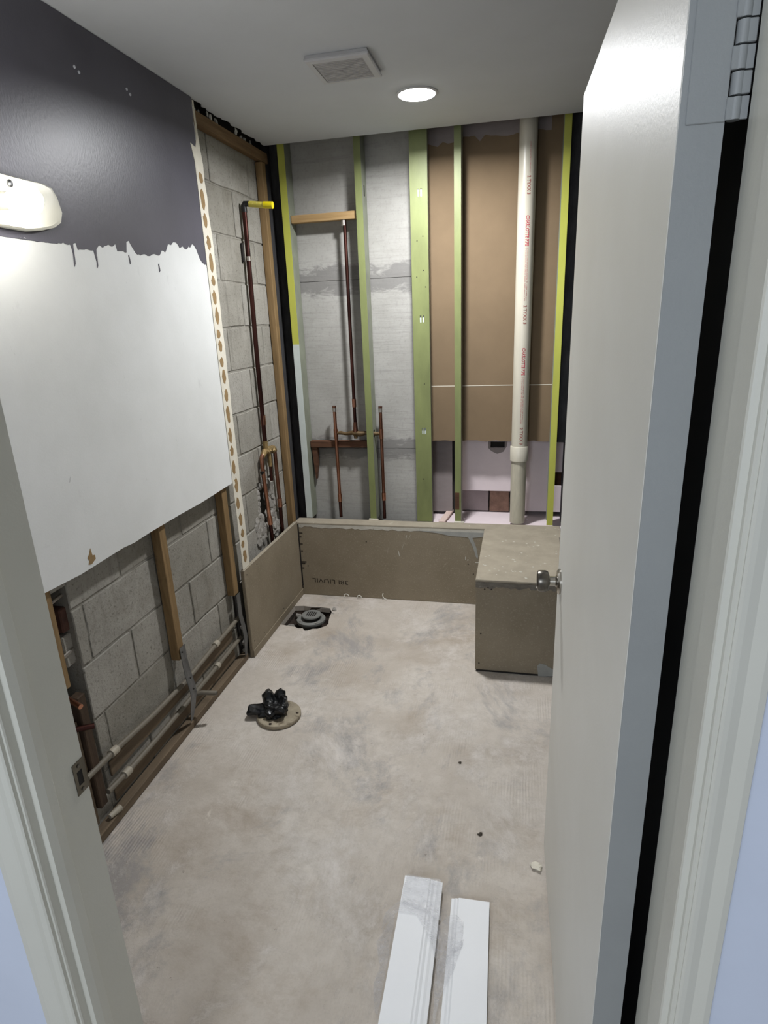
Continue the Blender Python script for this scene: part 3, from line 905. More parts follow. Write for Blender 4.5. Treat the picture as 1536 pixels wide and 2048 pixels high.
o = obj('supply_pipe', tube(NB(), [(-1.302, 1.385, 0.044), (-1.292, 1.43, 0.044)], [0.009, 0.012], 12), M['fitting'])
smooth_by_angle(o); tag(o, 'small cream pipe end sitting on the sill board near the jamb', 'pipe')

# bent steel nail plates
def plate(label, prof, y0, y1, ztop):
    bm = NB()
    rows = []
    for (x, z, ya, yb) in prof:
        rows.append([bm.verts.new((x, ya, z)), bm.verts.new((x, yb, z)), bm.verts.new((x - 0.0025, yb, z)), bm.verts.new((x - 0.0025, ya, z))])
    for a, b in zip(rows, rows[1:]):
        for k in range(4):
            bm.faces.new((a[k], a[(k + 1) % 4], b[(k + 1) % 4], b[k]))
    bm.faces.new(rows[0]); bm.faces.new(list(reversed(rows[-1])))
    bmesh.ops.recalc_face_normals(bm, faces=list(bm.faces))
    o = obj('nail_plate', bm, M['steel_grey'])
    tag(o, label, 'metal plate', 'bent steel plates at the stud feet')
    return o
p1 = plate('bent grey steel plate at the foot of the middle pine upright', [(-1.284, 0.385, 1.896, 1.934), (-1.280, 0.33, 1.892, 1.930), (-1.268, 0.27, 1.880, 1.922), (-1.256, 0.215, 1.876, 1.920), (-1.258, 0.175, 1.884, 1.926), (-1.270, 0.11, 1.884, 1.922), (-1.282, 0.050, 1.892, 1.908)], 0, 0, 0)
for z in (0.25, 0.20, 0.365):
    part('nail_head', lathe(NB(), [(0.0035, 0), (0.0035, 0.001)], ({0.25: -1.2625, 0.20: -1.2555, 0.365: -1.2815}[z], 1.905, z), 'x', 8), M['cavity'], p1)
plate('grey steel plate at the foot of the upright beside the low tan board', [(-1.283, 0.375, 2.402, 2.440), (-1.284, 0.26, 2.405, 2.440), (-1.276, 0.20, 2.408, 2.442), (-1.274, 0.14, 2.412, 2.448), (-1.283, 0.040, 2.420, 2.440)], 0, 0, 0)
bm = NB()
for i, (y, z) in enumerate(((2.448, 0.30), (2.452, 0.18), (2.455, 0.09), (2.45, 0.24), (2.452, 0.05))):
    lump(bm, (-1.30, y, z), 0.010, i + 200, (1, .8, 1.3), 1, 0.6)
part('mortar_lumps', bm, M['rubble'], wall_left, kind='stuff')

# ------------------------------------------------------------------ shower valve pipes on the left wall
v = thing('shower_riser', 'dark copper shower riser and valve pipes on the left block wall', 'pipe', (-1.305, 2.95, 0.47))
XP = -1.303
part('riser', tube(NB(), [(XP, 2.977, 2.118), (XP, 2.955, 1.40), (XP, 2.951, 0.985)], 0.0115, 12), M['copper_dark'], v, angle=40)
part('elbow', tube(NB(), [(XP, 2.977, 2.10), (XP, 2.977, 2.128), (XP + 0.006, 2.977, 2.136), (XP + 0.03, 2.977, 2.134)], 0.0135, 12), M['black_pipe'], v, 'black elbow at the top', angle=40)
part('coupling', tube(NB(), [(XP, 2.955, 1.14), (XP, 2.9545, 1.09)], 0.0138, 12), M['copper'], v, 'bright copper coupling', angle=40)
part('coupling', tube(NB(), [(XP, 2.970, 1.905), (XP, 2.970, 1.885)], 0.0135, 12), M['solder'], v, angle=40)
part('strap', bxm(-1.326, -1.3165, 2.945, 2.958, 1.88, 1.965, bev=0.002), M['cavity'], v)
part('stub_out', tube(NB(), [(XP + 0.028, 2.977, 2.134), (-1.20, 2.977, 2.124)], 0.0135, 14), M['yellow_tag'], v, 'pale yellow wrapped stub', angle=40)
part('stub_cap', tube(NB(), [(-1.202, 2.977, 2.1245), (-1.158, 2.977, 2.1205)], 0.0155, 14), M['yellow'], v, 'bright yellow plastic cap', angle=40)
bm = NB()
tube(bm, [(XP, 2.951, 1.005), (XP, 2.951, 0.955)], 0.014, 10)
tube(bm, [(XP, 2.90, 0.930), (XP, 2.93, 0.952), (XP, 3.0, 0.950), (XP, 3.05, 0.945), (XP, 3.075, 0.930)], [0.012, 0.016, 0.020, 0.017, 0.012], 10)
tube(bm, [(XP, 2.985, 0.95), (XP, 2.99, 0.86)], 0.010, 10)
lump(bm, (XP + 0.006, 2.965, 0.95), 0.020, 5, (1, 1.2, .9), 2, 0.5)
lump(bm, (XP + 0.006, 3.02, 0.945), 0.018, 6, (1, 1.2, .9), 2, 0.5)
part('valve_body', bm, M['brass'], v, 'dusty brass valve body')
part('stem', tube(NB(), [(XP, 2.99, 0.87), (XP - 0.002, 2.992, 0.78)], 0.0085, 10), M['copper_dark'], v, angle=40)
part('supply', tube(NB(), [(XP, 2.905, 0.942), (XP, 2.888, 0.925), (XP, 2.886, 0.88), (XP, 2.905, 0.66), (XP, 2.914, 0.565)], 0.0108, 12), M['copper'], v, 'bright copper supply pipe', angle=40)
part('clamp', tube(NB(), [(XP, 2.868, 0.852), (XP, 2.905, 0.858)], 0.009, 8), M['black_pipe'], v)
part('supply', tube(NB(), [(XP, 2.914, 0.57), (XP, 2.922, 0.425)], 0.0105, 12), M['copper_dark'], v, angle=40)
part('coupling', tube(NB(), [(XP, 2.9125, 0.60), (XP, 2.915, 0.555)], 0.0138, 12), M['copper'], v, angle=40)
part('supply', tube(NB(), [(XP, 3.068, 0.935), (XP, 3.069, 0.80), (XP, 3.071, 0.62)], 0.0105, 12), M['copper_mid'], v, angle=40)
part('coupling', tube(NB(), [(XP, 3.071, 0.655), (XP, 3.071, 0.605)], 0.0135, 12), M['copper'], v, angle=40)
part('supply', tube(NB(), [(XP, 3.071, 0.61), (XP - 0.002, 3.073, 0.425)], 0.0115, 12), M['copper_dark'], v, angle=40)

# ------------------------------------------------------------------ green studs in the back wall
SY0, SY1 = 3.300, 3.394
def stud(label, x0, x1, mat, z0=0.4685, z1=2.505, white_below=None, side=M['stud_side'], notch=None):
    t = thing('steel_stud', label, 'stud', ((x0 + x1) / 2, SY0, z0), 'green steel studs of the back wall')
    if white_below:
        part('front_flange', bxm(x0, x1, SY0, SY0 + 0.0015, white_below, z1), mat, t)
        part('painted_flange', bxm(x0, x1, SY0, SY0 + 0.0015, z0, white_below), M['stud_white'], t, 'white overpainted lower part')
    else:
        part('front_flange', bxm(x0, x1, SY0, SY0 + 0.0015, z0, z1), mat, t)
    loops = [[(SY0 + 0.0015, z0), (SY1, z0), (SY1, z1), (SY0 + 0.0015, z1)]]
    if notch:
        loops.append([(3.315, notch[0]), (3.355, notch[0]), (3.355, notch[1]), (3.315, notch[1])])
    part('web', sheet(loops, lambda u, v_: (x1, u, v_), (-0.0015, 0, 0)), side, t, 'dull grey green side of the stud')
    part('back_flange', bxm(x0, x1 - 0.0015, SY1 - 0.0015, SY1, z0, z1), side, t)
    return t
stud('bright yellow green stud at the left end, lower half painted white', -1.236, -1.199, M['green_bright'], white_below=1.475)
s2_ = stud('green stud standing between the two copper supply pipes', -0.839, -0.803, M['green'], notch=(0.955, 0.995))
part('knockout', bxm(-0.8028, -0.8020, 3.335, 3.352, 2.19, 2.24), M['cavity'], s2_)
# wide stud, web forward with punched slots
t = thing('steel_stud', 'wide green stud with three punched slots', 'stud', (-0.515, SY0, 0.4685), 'green steel studs of the back wall')
zk = (2.178, 1.584, 0.995)
holes = []
for z in zk:
    for dx in (-0.011, 0.003):
        holes.append([(-0.512 + dx, z - 0.017), (-0.512 + dx + 0.008, z - 0.017), (-0.512 + dx + 0.008, z + 0.017), (-0.512 + dx, z + 0.017)])
part('front_web', sheet([[(-0.561, 0.4685), (-0.473, 0.4685), (-0.473, 2.505), (-0.561, 2.505)]] + holes, lambda u, v_: (u, SY0, v_), (0, 0.0015, 0)), M['green'], t)
part('flange', bxm(-0.561, -0.5595, SY0 + 0.0015, SY0 + 0.04, 0.4685, 2.505), M['stud_side'], t)
part('flange', bxm(-0.4745, -0.473, SY0 + 0.0015, SY0 + 0.04, 0.4685, 2.505), M['stud_side'], t)
for z in zk:
    part('slot_lining', bxm(-0.528, -0.494, SY0 + 0.006, SY0 + 0.008, z - 0.022, z + 0.022), M['stud_white'], t, 'pale lining seen in the slots')
for (x, z) in ((-0.50, 1.98), (-0.53, 1.96), (-0.50, 1.82), (-0.535, 1.79), (-0.49, 1.74), (-0.52, 0.72), (-0.505, 1.25)):
    part('screw_hole', lathe(NB(), [(0.0032, 0), (0.0032, 0.0006)], (x, SY0 - 0.0003, z), 'y', 8), M['cavity'], t)
s4 = stud('narrow green stud in front of the brown gypsum, left of the white drain pipe', -0.343, -0.309, M['green'])
part('rust_patch', bxm(-0.3425, -0.318, SY0 - 0.0006, SY0, 0.545, 0.645), M['wood_red'], s4, 'brown rusted patch')
stud('bright yellow green stud at the right end beside the door', 0.163, 0.196, M['green_bright'])
for (x, y, n_) in ((-0.836, 3.300, 'under the stud between the copper pipes'), (-0.335, 3.300, 'under the narrow stud left of the drain pipe')):
    o = obj('shim', bxm(x - 0.012, x + 0.045, y - 0.010, y - 0.001, 0.4675, 0.476, bev=0.001), M['trim_strip'])
    tag(o, 'small pale shim ' + n_, 'shim')

# braces and copper pipes in the first bay
o = obj('wood_brace', jitter(bxm(-1.197, -0.842, 3.318, 3.356, 2.086, 2.124, bev=0.002), 0.0012, 12, 9), M['wood_x'])
tag(o, 'light pine cross brace between the first two green studs', 'brace')
o = obj('wood_brace', jitter(bxm(-1.196, -0.842, 3.352, 3.392, 0.888, 0.925, bev=0.002), 0.0015, 13, 9), M['wood_red'])
tag(o, 'dark stained wood brace behind the copper valve pipes', 'brace')
bm = sheet([[(-1.192, 0.885), (-1.158, 0.885), (-1.162, 0.78), (-1.176, 0.69), (-1.180, 0.70)]], lambda u, v_: (u, 3.36, v_), (0, 0.03, 0))
tag(obj('wood_wedge', bm, M['wood_red']), 'dark wood wedge under the stained brace beside the white painted stud', 'wedge')
YP = 3.334
k_ = YP / 3.3
t = thing('tub_riser', 'copper riser and two upright supply pipes in the first stud bay of the back wall', 'pipe', (-0.91, YP, 0.4685))
def zz(z): return 1.6034 + (z - 1.6034) * k_
xr, xl, xrr = -0.912, -1.030, -0.762
part('riser', tube(NB(), [(xr, YP, 2.085), (xr, YP, 1.00)], 0.0095, 12), M['copper_dark'], t, angle=40)
part('cap', tube(NB(), [(xr - 0.006, YP, 2.0845), (xr - 0.006, YP, 2.060)], 0.014, 12), M['solder'], t, angle=40)
part('coupling', tube(NB(), [(xr, YP, 1.17), (xr, YP, 1.125)], 0.012, 12), M['copper'], t, angle=40)
part('adapter', tube(NB(), [(xr, YP, 1.04), (xr, YP, 1.0), (xr, YP, 0.985)], [0.011, 0.014, 0.017], 12), M['copper_mid'], t, angle=40)
bm = NB()
tube(bm, [(xl, YP, 0.975), (xl + 0.03, YP, 0.978), (xl + 0.06, YP, 0.972), (xr - 0.02, YP, 0.978), (xr, YP, 0.975), (xr + 0.03, YP, 0.972), (xr + 0.06, YP, 0.978), (xr + 0.1, YP, 0.973), (xrr, YP, 0.973)],
     [0.008, 0.011, 0.009, 0.013, 0.018, 0.015, 0.010, 0.012, 0.008], 10)
tube(bm, [(xr, YP, 0.985), (xr, YP - 0.002, 0.945)], [0.015, 0.010], 10)
part('valve_body', bm, M['brass_dark'], t, 'old dark brass valve body', angle=50)
for x, z1, zc in ((xl, 1.128, 0.585), (xrr, 1.124, 0.60)):
    part('supply', tube(NB(), [(x, YP, z1 - 0.03), (x, YP, zc)], 0.0098, 12), M['copper'] if x == xl else M['copper_mid'], t, angle=40)
    part('supply', tube(NB(), [(x, YP, zc), (x, YP, 0.4685)], 0.0098, 12), M['copper_dark'], t, angle=40)
    part('coupling', tube(NB(), [(x, YP, zc + 0.025), (x, YP, zc - 0.02)], 0.0125, 12), M['copper'], t, angle=40)
    part('tee', tube(NB(), [(x, YP, 1.0), (x, YP, 0.945)], 0.0125, 12), M['copper'], t, angle=40)
    part('solder_band', tube(NB(), [(x, YP, z1 - 0.028), (x, YP, z1 - 0.006)], 0.0108, 12), M['solder'], t, angle=40)
    part('open_top', tube(NB(), [(x, YP, z1 - 0.007), (x, YP, z1 + 0.004)], 0.0115, 12), M['copper_mid'], t, angle=40)

# PVC drain pipe
PX, PY, PR = 0.0035, 3.346, 0.0425
pvc = thing('drain_pipe', 'tall white plastic drain pipe printed in red in front of brown gypsum', 'pipe', (PX, PY, 0.4685))
part('upper_pipe', tube(NB(), [(PX, PY, 0.88), (PX, PY, 2.57)], PR, 40), M['pvc'], pvc, angle=40)
part('coupling', lathe(NB(), [(0.0445, 0.822), (0.0485, 0.826), (0.0485, 0.902), (0.0455, 0.906)], (PX, PY, 0), 'z', 40), M['pvc'], pvc, 'pale coupling sleeve', angle=40)
part('lower_pipe', tube(NB(), [(PX, PY, 0.4685), (PX, PY, 0.83)], 0.0415, 40), M['pvc_old'], pvc, 'dirtier lower pipe', angle=40)

def text_bm(s, size, bold=0.0):
    c = bpy.data.curves.new('lettering', 'FONT')
    c.body = s
    c.size = size
    c.offset = bold
    c.resolution_u = 2
    o = bpy.data.objects.new('lettering', c)
    col.objects.link(o)
    dg = bpy.context.evaluated_depsgraph_get()
    me = bpy.data.meshes.new_from_object(o.evaluated_get(dg))
    bpy.data.objects.remove(o)
    bm = NB()
    bm.from_mesh(me)
    bpy.data.meshes.remove(me)
    bpy.data.curves.remove(c)
    return bm
def pipe_print(s, ztop, zbot, cap, mat, a0, bold=0.0):
    """lettering wrapped on the pipe, reading downwards, letter tops to the right"""
    bm = text_bm(s, 1.0, bold)
    xs = [v.co.x for v in bm.verts]; ys = [v.co.y for v in bm.verts]
    x0, x1, y0, y1 = min(xs), max(xs), 0.0, max(ys)
    for v in bm.verts:
        z = ztop - (v.co.x - x0) / (x1 - x0) * (ztop - zbot)
        a = a0 + (v.co.y - y0) / (y1 - y0) * cap / PR
        r = PR + 0.0005
        v.co = Vector((PX + r * math.sin(a), PY - r * math.cos(a), z))
    return part('printed_lettering', bm, mat, pvc)
zk2 = PY / 3.3
def zq(z): return 1.6034 + (z - 1.6034) * zk2
A0 = 0.02
pipe_print('ASTM D 2665 ASTM D 1785 NSF-dwv', zq(2.345), zq(2.215), 0.006, M['print_faint'], A0 + 0.2, 0.02)
pipe_print('2 TYXX 3', zq(2.205), zq(2.125), 0.017, M['print_brown'], A0, 0.02)
for top_, in ((2.036,), (1.425,)):
    pipe_print('CHARLOTTE PIPE', zq(top_), zq(top_ - 0.135), 0.017, M['print_red'], A0 - 0.02, 0.03)
    pipe_print('PVC-1120 SCH 40 ASTM D 1785 NSF-pw', zq(top_ - 0.145), zq(top_ - 0.385), 0.0055, M['print_faint'], A0 + 0.2, 0.02)
    pipe_print('PVC-DWV ASTM D 2665 NSF-dwv 3 IN', zq(top_ - 0.145), zq(top_ - 0.385), 0.0055, M['print_faint'], A0, 0.02)
    pipe_print('2 TYXX 3', zq(top_ - 0.405), zq(top_ - 0.495), 0.016, M['print_brown'], A0, 0.02)

# pale lath leaning in the low opening
bm = bxm(-0.018, 0.018, -0.11, 0.11, -0.006, 0.006, bev=0.001)
lath = obj('wood_lath', bm, M['wood_pink'])
lath.location = (-0.405, 3.42, 0.466)
lath.rotation_euler = (math.radians(2), 0, math.radians(-8))
tag(lath, 'pale pink wood lath lying on the ledge between two green studs', 'lath')

# ------------------------------------------------------------------ low shower walls and bench of backer board
t = thing('backer_wall', 'low tan backer board on the left side of the shower', 'low wall', (-1.275, 2.84, 0.0))
part('board', bxm(-1.2845, -1.2664, 2.472, 3.2125, 0.001, 0.468, bev=0.0025), M['backer'], t)
part('base_strip', bxm(-1.2664, -1.2615, 2.474, 3.2125, 0.001, 0.040, bev=0.0015), M['backer'], t)
part('top_edge', jitter(bxm(-1.2848, -1.2658, 2.472, 3.2125, 0.4682, 0.4705), 0.0004, 2), M['backer_top'], t, 'pale top edge')
for (y, z) in ((2.50, 0.44), (2.50, 0.08), (2.62, 0.06), (2.9, 0.06), (2.62, 0.445), (2.95, 0.445)):
    part('screw_head', lathe(NB(), [(0.0035, 0), (0.0035, 0.0008)], (-1.2665, y, z), 'x', 8), M['stamp'], t)

t = thing('backer_wall', 'low tan backer board wall along the back of the shower', 'low wall', (-0.5, 3.25, 0.0))
part('board', bxm(-1.262, 0.235, 3.2136, 3.2266, 0.001, 0.4545, bev=0.0015), M['backer'], t)
part('ledge', jitter(bxm(-1.285, 0.235, 3.2125, 3.2985, 0.455, 0.4675, bev=0.003), 0.001, 5, 30), M['backer_top'], t, 'pale ledge on top')
part('core', bxm(-1.262, 0.235, 3.2268, 3.2985, 0.001, 0.4545), M['mortar'], t)
part('corner_gap', bxm(-1.2645, -1.259, 3.2120, 3.2135, 0.06, 0.452), M['cavity'], t, 'dark open joint in the corner')
lo = ragged((-1.258, 0.436), (-0.172, 0.438), 60, 0.012, 51)
bm = sheet([lo + [(-0.172, 0.4565), (-1.258, 0.4565)]], lambda u, v_: (u, 3.2128, v_), (0, 0.0008, 0))
part('thinset_band', bm, M['thinset'], t, 'pale thinset smear along the top')
bm = sheet([[(-0.56, 0.442), (-0.172, 0.442), (-0.172, 0.418), (-0.24, 0.409), (-0.30, 0.414), (-0.36, 0.416), (-0.43, 0.430)]], lambda u, v_: (u, 3.2124, v_), (0, 0.0008, 0))
part('thinset_smear', bm, M['thinset_blue'], t, 'grey thinset patch')
bm = sheet([[(-0.262, 0.414), (-0.238, 0.412), (-0.216, 0.355), (-0.205, 0.30), (-0.208, 0.283), (-0.218, 0.30), (-0.232, 0.35)]], lambda u, v_: (u, 3.2120, v_), (0, 0.0008, 0))
part('thinset_drip', bm, M['thinset_blue'], t, 'grey thinset drip')
for (x, z, w, h, a) in ((-0.205, .262, .028, .006, -.3), (-0.275, .285, .005, .022, 0), (-0.262, .275, .007, .007, 0), (-0.60, .40, .004, .03, .4), (-0.615, .40, .004, .025, .2), (-0.655, .295, .004, .035, -.2), (-0.73, .31, .002, .06, .2), (-0.64, .345, .002, .05, .3)):
    bm = sheet([[(x - w / 2, z - h / 2), (x + w / 2, z - h / 2 * .6), (x + w / 2 + a * h, z + h / 2), (x - w / 2 + a * h, z + h / 2 * .7)]], lambda u, v_: (u, 3.2126, v_), (0, 0.0012, 0))
    part('thinset_fleck', bm, M['thinset'], t)
for (x, z) in ((-0.23, .19), (-0.26, .25), (-1.22, .19), (-0.85, .36)):
    part('screw_head', lathe(NB(), [(0.004, 0), (0.004, 0.0008)], (x, 3.2128, z), 'y', 8), M['stamp'], t)
# board stamp, upside down
bm = text_bm('38I LIUVIL', 1.0, 0.004)
xs = [v.co.x for v in bm.verts]; ys = [v.co.y for v in bm.verts]
x0, x1, y1 = min(xs), max(xs), max(ys)
for v in bm.verts:
    tx = (v.co.x - x0) / (x1 - x0); ty = v.co.y / y1
    v.co = Vector((-0.975 - tx * 0.225, 3.2130, 0.112 - 0.008 * (1 - tx) - ty * 0.027))
bmesh.ops.reverse_faces(bm, faces=list(bm.faces))
part('printed_stamp', bm, M['stamp'], t, 'dark printed stamp, upside down')
bm = NB()
for i, (z, w) in enumerate(((0.40, .02), (0.375, .012), (0.33, .016), (0.285, .014), (0.215, .03), (0.205, .022), (0.175, .012))):
    box(bm, -1.2585, -1.2585 + w, 3.2128, 3.2136, z - 0.004, z + 0.004)
part('pencil_marks', bm, M['stamp'], t, kind='stuff')

t = thing('bench', 'tan backer board shower bench with a paler top beside the door', 'bench', (0.033, 2.9, 0.0))
part('front_panel', bxm(-0.170, 0.234, 2.5205, 2.5325, 0.010, 0.4575, bev=0.002), M['backer'], t)
part('side_panel', bxm(-0.170, -0.158, 2.533, 3.2115, 0.001, 0.4575, bev=0.0015), M['backer'], t)
part('inner_side', bxm(0.222, 0.234, 2.533, 3.2115, 0.001, 0.4575), M['backer'], t)
part('top_panel', jitter(bxm(-0.1715, 0.2355, 2.519, 3.2118, 0.458, 0.4705, bev=0.004, seg=2), 0.0012, 8, 25), M['backer_top'], t, 'pale bench top')
up = ragged((-0.170, 0.4585), (0.234, 0.4585), 40, 0.004, 61)
dn = ragged((-0.170, 0.432), (0.234, 0.436), 40, 0.012, 62)
bm = sheet([dn + list(reversed(up))], lambda u, v_: (u, 2.5193, v_), (0, 0.0012, 0))
part('joint_tape', bm, M['tape'], t, 'dark worn joint tape along the front edge')
part('joint_tape', jitter(bxm(0.218, 0.2352, 2.62, 3.10, 0.4700, 0.4714), 0.002, 4, 20), M['tape'], t)
bm = sheet([[(0.118, 0.0), (0.128, -0.002), (0.178, 0.003), (0.20, 0.010), (0.20, 0.034), (0.165, 0.048), (0.150, 0.060), (0.122, 0.066), (0.112, 0.050), (0.116, 0.02)]], lambda u, v_: (u, 2.5192, v_ + 0.003), (0, 0.0014, 0))
part('thinset_patch', bm, M['thinset_blue'], t, 'pale grey thinset patch at the foot')
part('toe_gap', bxm(-0.165, 0.232, 2.5225, 2.531, 0.001, 0.010), M['cavity'], t)
for (x, z) in ((-0.145, .20), (-0.152, .045), (-0.10, .425), (-0.115, .433), (-0.13, .424)):
    part('screw_head', lathe(NB(), [(0.0038, 0), (0.0038, 0.0008)], (x, 2.5192, z), 'y', 8), M['stamp'], t)
bm = NB()
for i in range(34):
    lump(bm, (random.uniform(-0.15, 0.21), random.uniform(2.54, 3.05) if i % 3 else random.uniform(2.6, 2.72), 0.4705), random.uniform(0.002, 0.0055), i + 300, (1.3, 1, 0.35), 1, 0.5)
part('thinset_flecks', bm, M['thinset'], t, kind='stuff')

# curls of caulk at the back wall
def curl(label, c, r, a0, a1):
    pts = [(c[0] + r * math.cos(a0 + (a1 - a0) * k / 14), c[1], c[2] + r * 0.9 * math.sin(a0 + (a1 - a0) * k / 14)) for k in range(15)]
    o = obj('caulk_curl', tube(NB(), pts, 0.0028, 6), M['caulk'])
    tag(o, label, 'scrap', 'white curls by the low back wall')
curl('white caulk curl on the floor at the low back wall, left one', (-0.985, 3.195, 0.014), 0.014, 0.0, 4.2)
curl('white caulk curl on the floor at the low back wall, middle one', (-0.905, 3.195, 0.012), 0.012, -0.6, 3.6)
curl('white caulk curl on the floor at the low back wall, right one', (-0.735, 3.20, 0.030), 0.028, 2.6, 4.6)

# ------------------------------------------------------------------ shower drain
dx_, dy_ = -1.118, 2.925
t = thing('shower_drain', 'grey round shower drain with slotted strainer in a dug out hole', 'drain', (dx_, dy_, -0.09))
part('body', lathe(NB(), [(0.055, -0.085), (0.055, -0.026), (0.080, -0.022), (0.082, -0.014), (0.080, -0.006), (0.060, -0.002), (0.050, -0.010)], (dx_, dy_, 0), 'z', 36), M['drain'], t, angle=35)
part('collar', lathe(NB(), [(0.047, -0.008), (0.047, 0.010)], (dx_, dy_ + 0.008, 0), 'z', 36), M['cavity'], t)
st = part('strainer', lathe(NB(), [(0.054, 0.008), (0.0555, 0.012), (0.054, 0.017), (0.046, 0.0185), (0.040, 0.018)], (dx_, dy_ + 0.008, 0), 'z', 36), M['drain'], t, angle=35)
for i in range(5):
    x = dx_ + (i - 2) * 0.0115
    h = 0.030 - abs(i - 2) * 0.004
    bm = sheet([[(-0.0036, -h), (0.0036, -h), (0.0036, h), (-0.0036, h)]], lambda u, v_: (x + u, dy_ + 0.010 + v_, 0.0187), (0, 0, -0.001))
    part('slot', bm, M['cavity'], st)
for k in (0.6, 2.2, 3.9, 5.4):
    part('bolt', lathe(NB(), [(0.006, -0.012), (0.006, -0.001), (0.003, 0.001)], (dx_ + 0.069 * math.cos(k), dy_ + 0.069 * math.sin(k), 0), 'z', 8), M['rubble'], t)

# ------------------------------------------------------------------ toilet flange stuffed with a black bag
fx, fy = -0.962, 2.045
o = obj('toilet_flange', lathe(NB(), [(0.088, 0.0005), (0.093, 0.004), (0.093, 0.013), (0.089, 0.0175), (0.078, 0.0185), (0.070, 0.016), (0.056, 0.016), (0.053, 0.012)], (fx, fy, 0), 'z', 40), M['flange'])
smooth_by_angle(o, 40)
tag(o, 'dirty round toilet flange on the floor under a wad of black plastic', 'flange')
part('ring_mark', lathe(NB(), [(0.0925, 0.0125), (0.0915, 0.0165), (0.0885, 0.0182)], (fx, fy, 0), 'z', 40), M['flange'], o)
for k in (0.15, 4.6):
    part('bolt_stain', lump(NB(), (fx + 0.078 * math.cos(k), fy + 0.078 * math.sin(k), 0.0185), 0.0065, k * 9, (1, 1, .4), 1, .4), M['dirt'], o)
bm = NB()
def stubby(a, b, ra, rb, seed):
    a, b = Vector(a), Vector(b)
    n0 = len(bm.verts)
    tube(bm, [a, a.lerp(b, .35), a.lerp(b, .7), a.lerp(b, .93), b], [ra, ra * 1.02, (ra + rb) / 2, rb, rb * 0.72], 9)
    bm.verts.ensure_lookup_table()
    for v in bm.verts[n0:]:
        p = v.co * 45 + Vector((seed, seed, seed))
        v.co += Vector((noise.noise(p), noise.noise(p + Vector((9, 9, 9))), noise.noise(p + Vector((19, 3, 9))))) * 0.011
gx, gy = fx - 0.022, fy + 0.004
lump(bm, (gx, gy, 0.028), 0.044, 3, (1.15, 1.0, 0.66), 3, 0.5)
lump(bm, (gx + 0.012, gy - 0.022, 0.030), 0.030, 8, (1.2, .9, .9), 3, 0.7)
stubby((gx - 0.02, gy - 0.004, 0.028), (gx - 0.094, gy - 0.022, 0.030), 0.024, 0.021, 1)
stubby((gx - 0.015, gy + 0.012, 0.03), (gx - 0.036, gy + 0.028, 0.086), 0.024, 0.022, 2)
stubby((gx + 0.015, gy + 0.02, 0.03), (gx + 0.012, gy + 0.052, 0.088), 0.021, 0.017, 3)
stubby((gx + 0.025, gy + 0.008, 0.03), (gx + 0.036, gy + 0.022, 0.074), 0.020, 0.014, 4)
stubby((gx + 0.022, gy - 0.012, 0.03), (gx + 0.048, gy - 0.008, 0.058), 0.020, 0.013, 5)
stubby((gx + 0.0, gy - 0.02, 0.03), (gx - 0.004, gy - 0.048, 0.036), 0.022, 0.016, 6)
for v in bm.verts:
    v.co.z = max(v.co.z, 0.0192)
for v in bm.verts:
    v.co = Vector((gx + (v.co.x - gx) * 1.16, gy + (v.co.y - gy) * 1.15, 0.0192 + (v.co.z - 0.0192) * 1.1))
o = obj('plastic_bag', bm, M['bag'])
tag(o, 'crumpled black plastic bag stuffed into the toilet flange', 'bag')
rm = o.modifiers.new('fuse', 'REMESH')
rm.mode = 'VOXEL'; rm.voxel_size = 0.0035
dm = o.modifiers.new('facet', 'DECIMATE')
dm.ratio = 0.22

# ------------------------------------------------------------------ white mouldings on the floor with plastic wrap
def moulding(label, far_l, near_l, width, y_near, h, ridge_right, base):
    """far_l, near_l: left top edge points; boards run towards the doorway"""
    far = Vector((*far_l, 0)); near = Vector((*near_l, 0))
    d = (near - far).normalized()
    ln = (far.y - y_near) / -d.y
    n = Vector((-d.y, d.x, 0))       # towards +x
    if n.x < 0: n = -n
    if ridge_right:
        prof = [(0, 0), (0, h), (0.66, h), (0.70, h - 0.0022), (0.74, h - 0.0016), (0.80, h - 0.0045), (0.86, h - 0.004), (0.92, h - 0.0065), (1.0, h - 0.008), (1.0, 0)]
    else:
        prof = [(0, 0), (0, h - 0.006), (0.07, h - 0.005), (0.12, h - 0.0025), (0.16, h - 0.003), (0.20, h), (1.0, h), (1.0, 0)]
    bm = NB()
    a = [bm.verts.new(far + n * (u * width) + Vector((0, 0, base + z))) for u, z in prof]
    b = [bm.verts.new(far + d * ln + n * (u * width) + Vector((0, 0, base + z))) for u, z in prof]
    m_ = len(prof)
    for i in range(m_):
        bm.faces.new((a[i], a[(i + 1) % m_], b[(i + 1) % m_], b[i]))
    bm.faces.new(list(reversed(a))); bm.faces.new(b)
    bmesh.ops.recalc_face_normals(bm, faces=list(bm.faces))
    o = obj('moulding_board', bm, M['board_white'])
    return tag(o, label, 'board', 'white boards on the floor by the doorway')
moulding('white moulding board on the floor, left one, wrapped at its end in film', (-0.290, 1.349), (-0.281, 0.948), 0.111, 0.76, 0.0175, True, 0.018)
moulding('white moulding board hidden directly under the left wrapped one', (-0.288, 1.345), (-0.280, 0.948), 0.108, 0.76, 0.0165, True, 0.001)
moulding('white moulding board on the floor, right one, nearest the open door', (-0.150, 1.319), (-0.141, 0.986), 0.107, 0.76, 0.0165, False, 0.001)

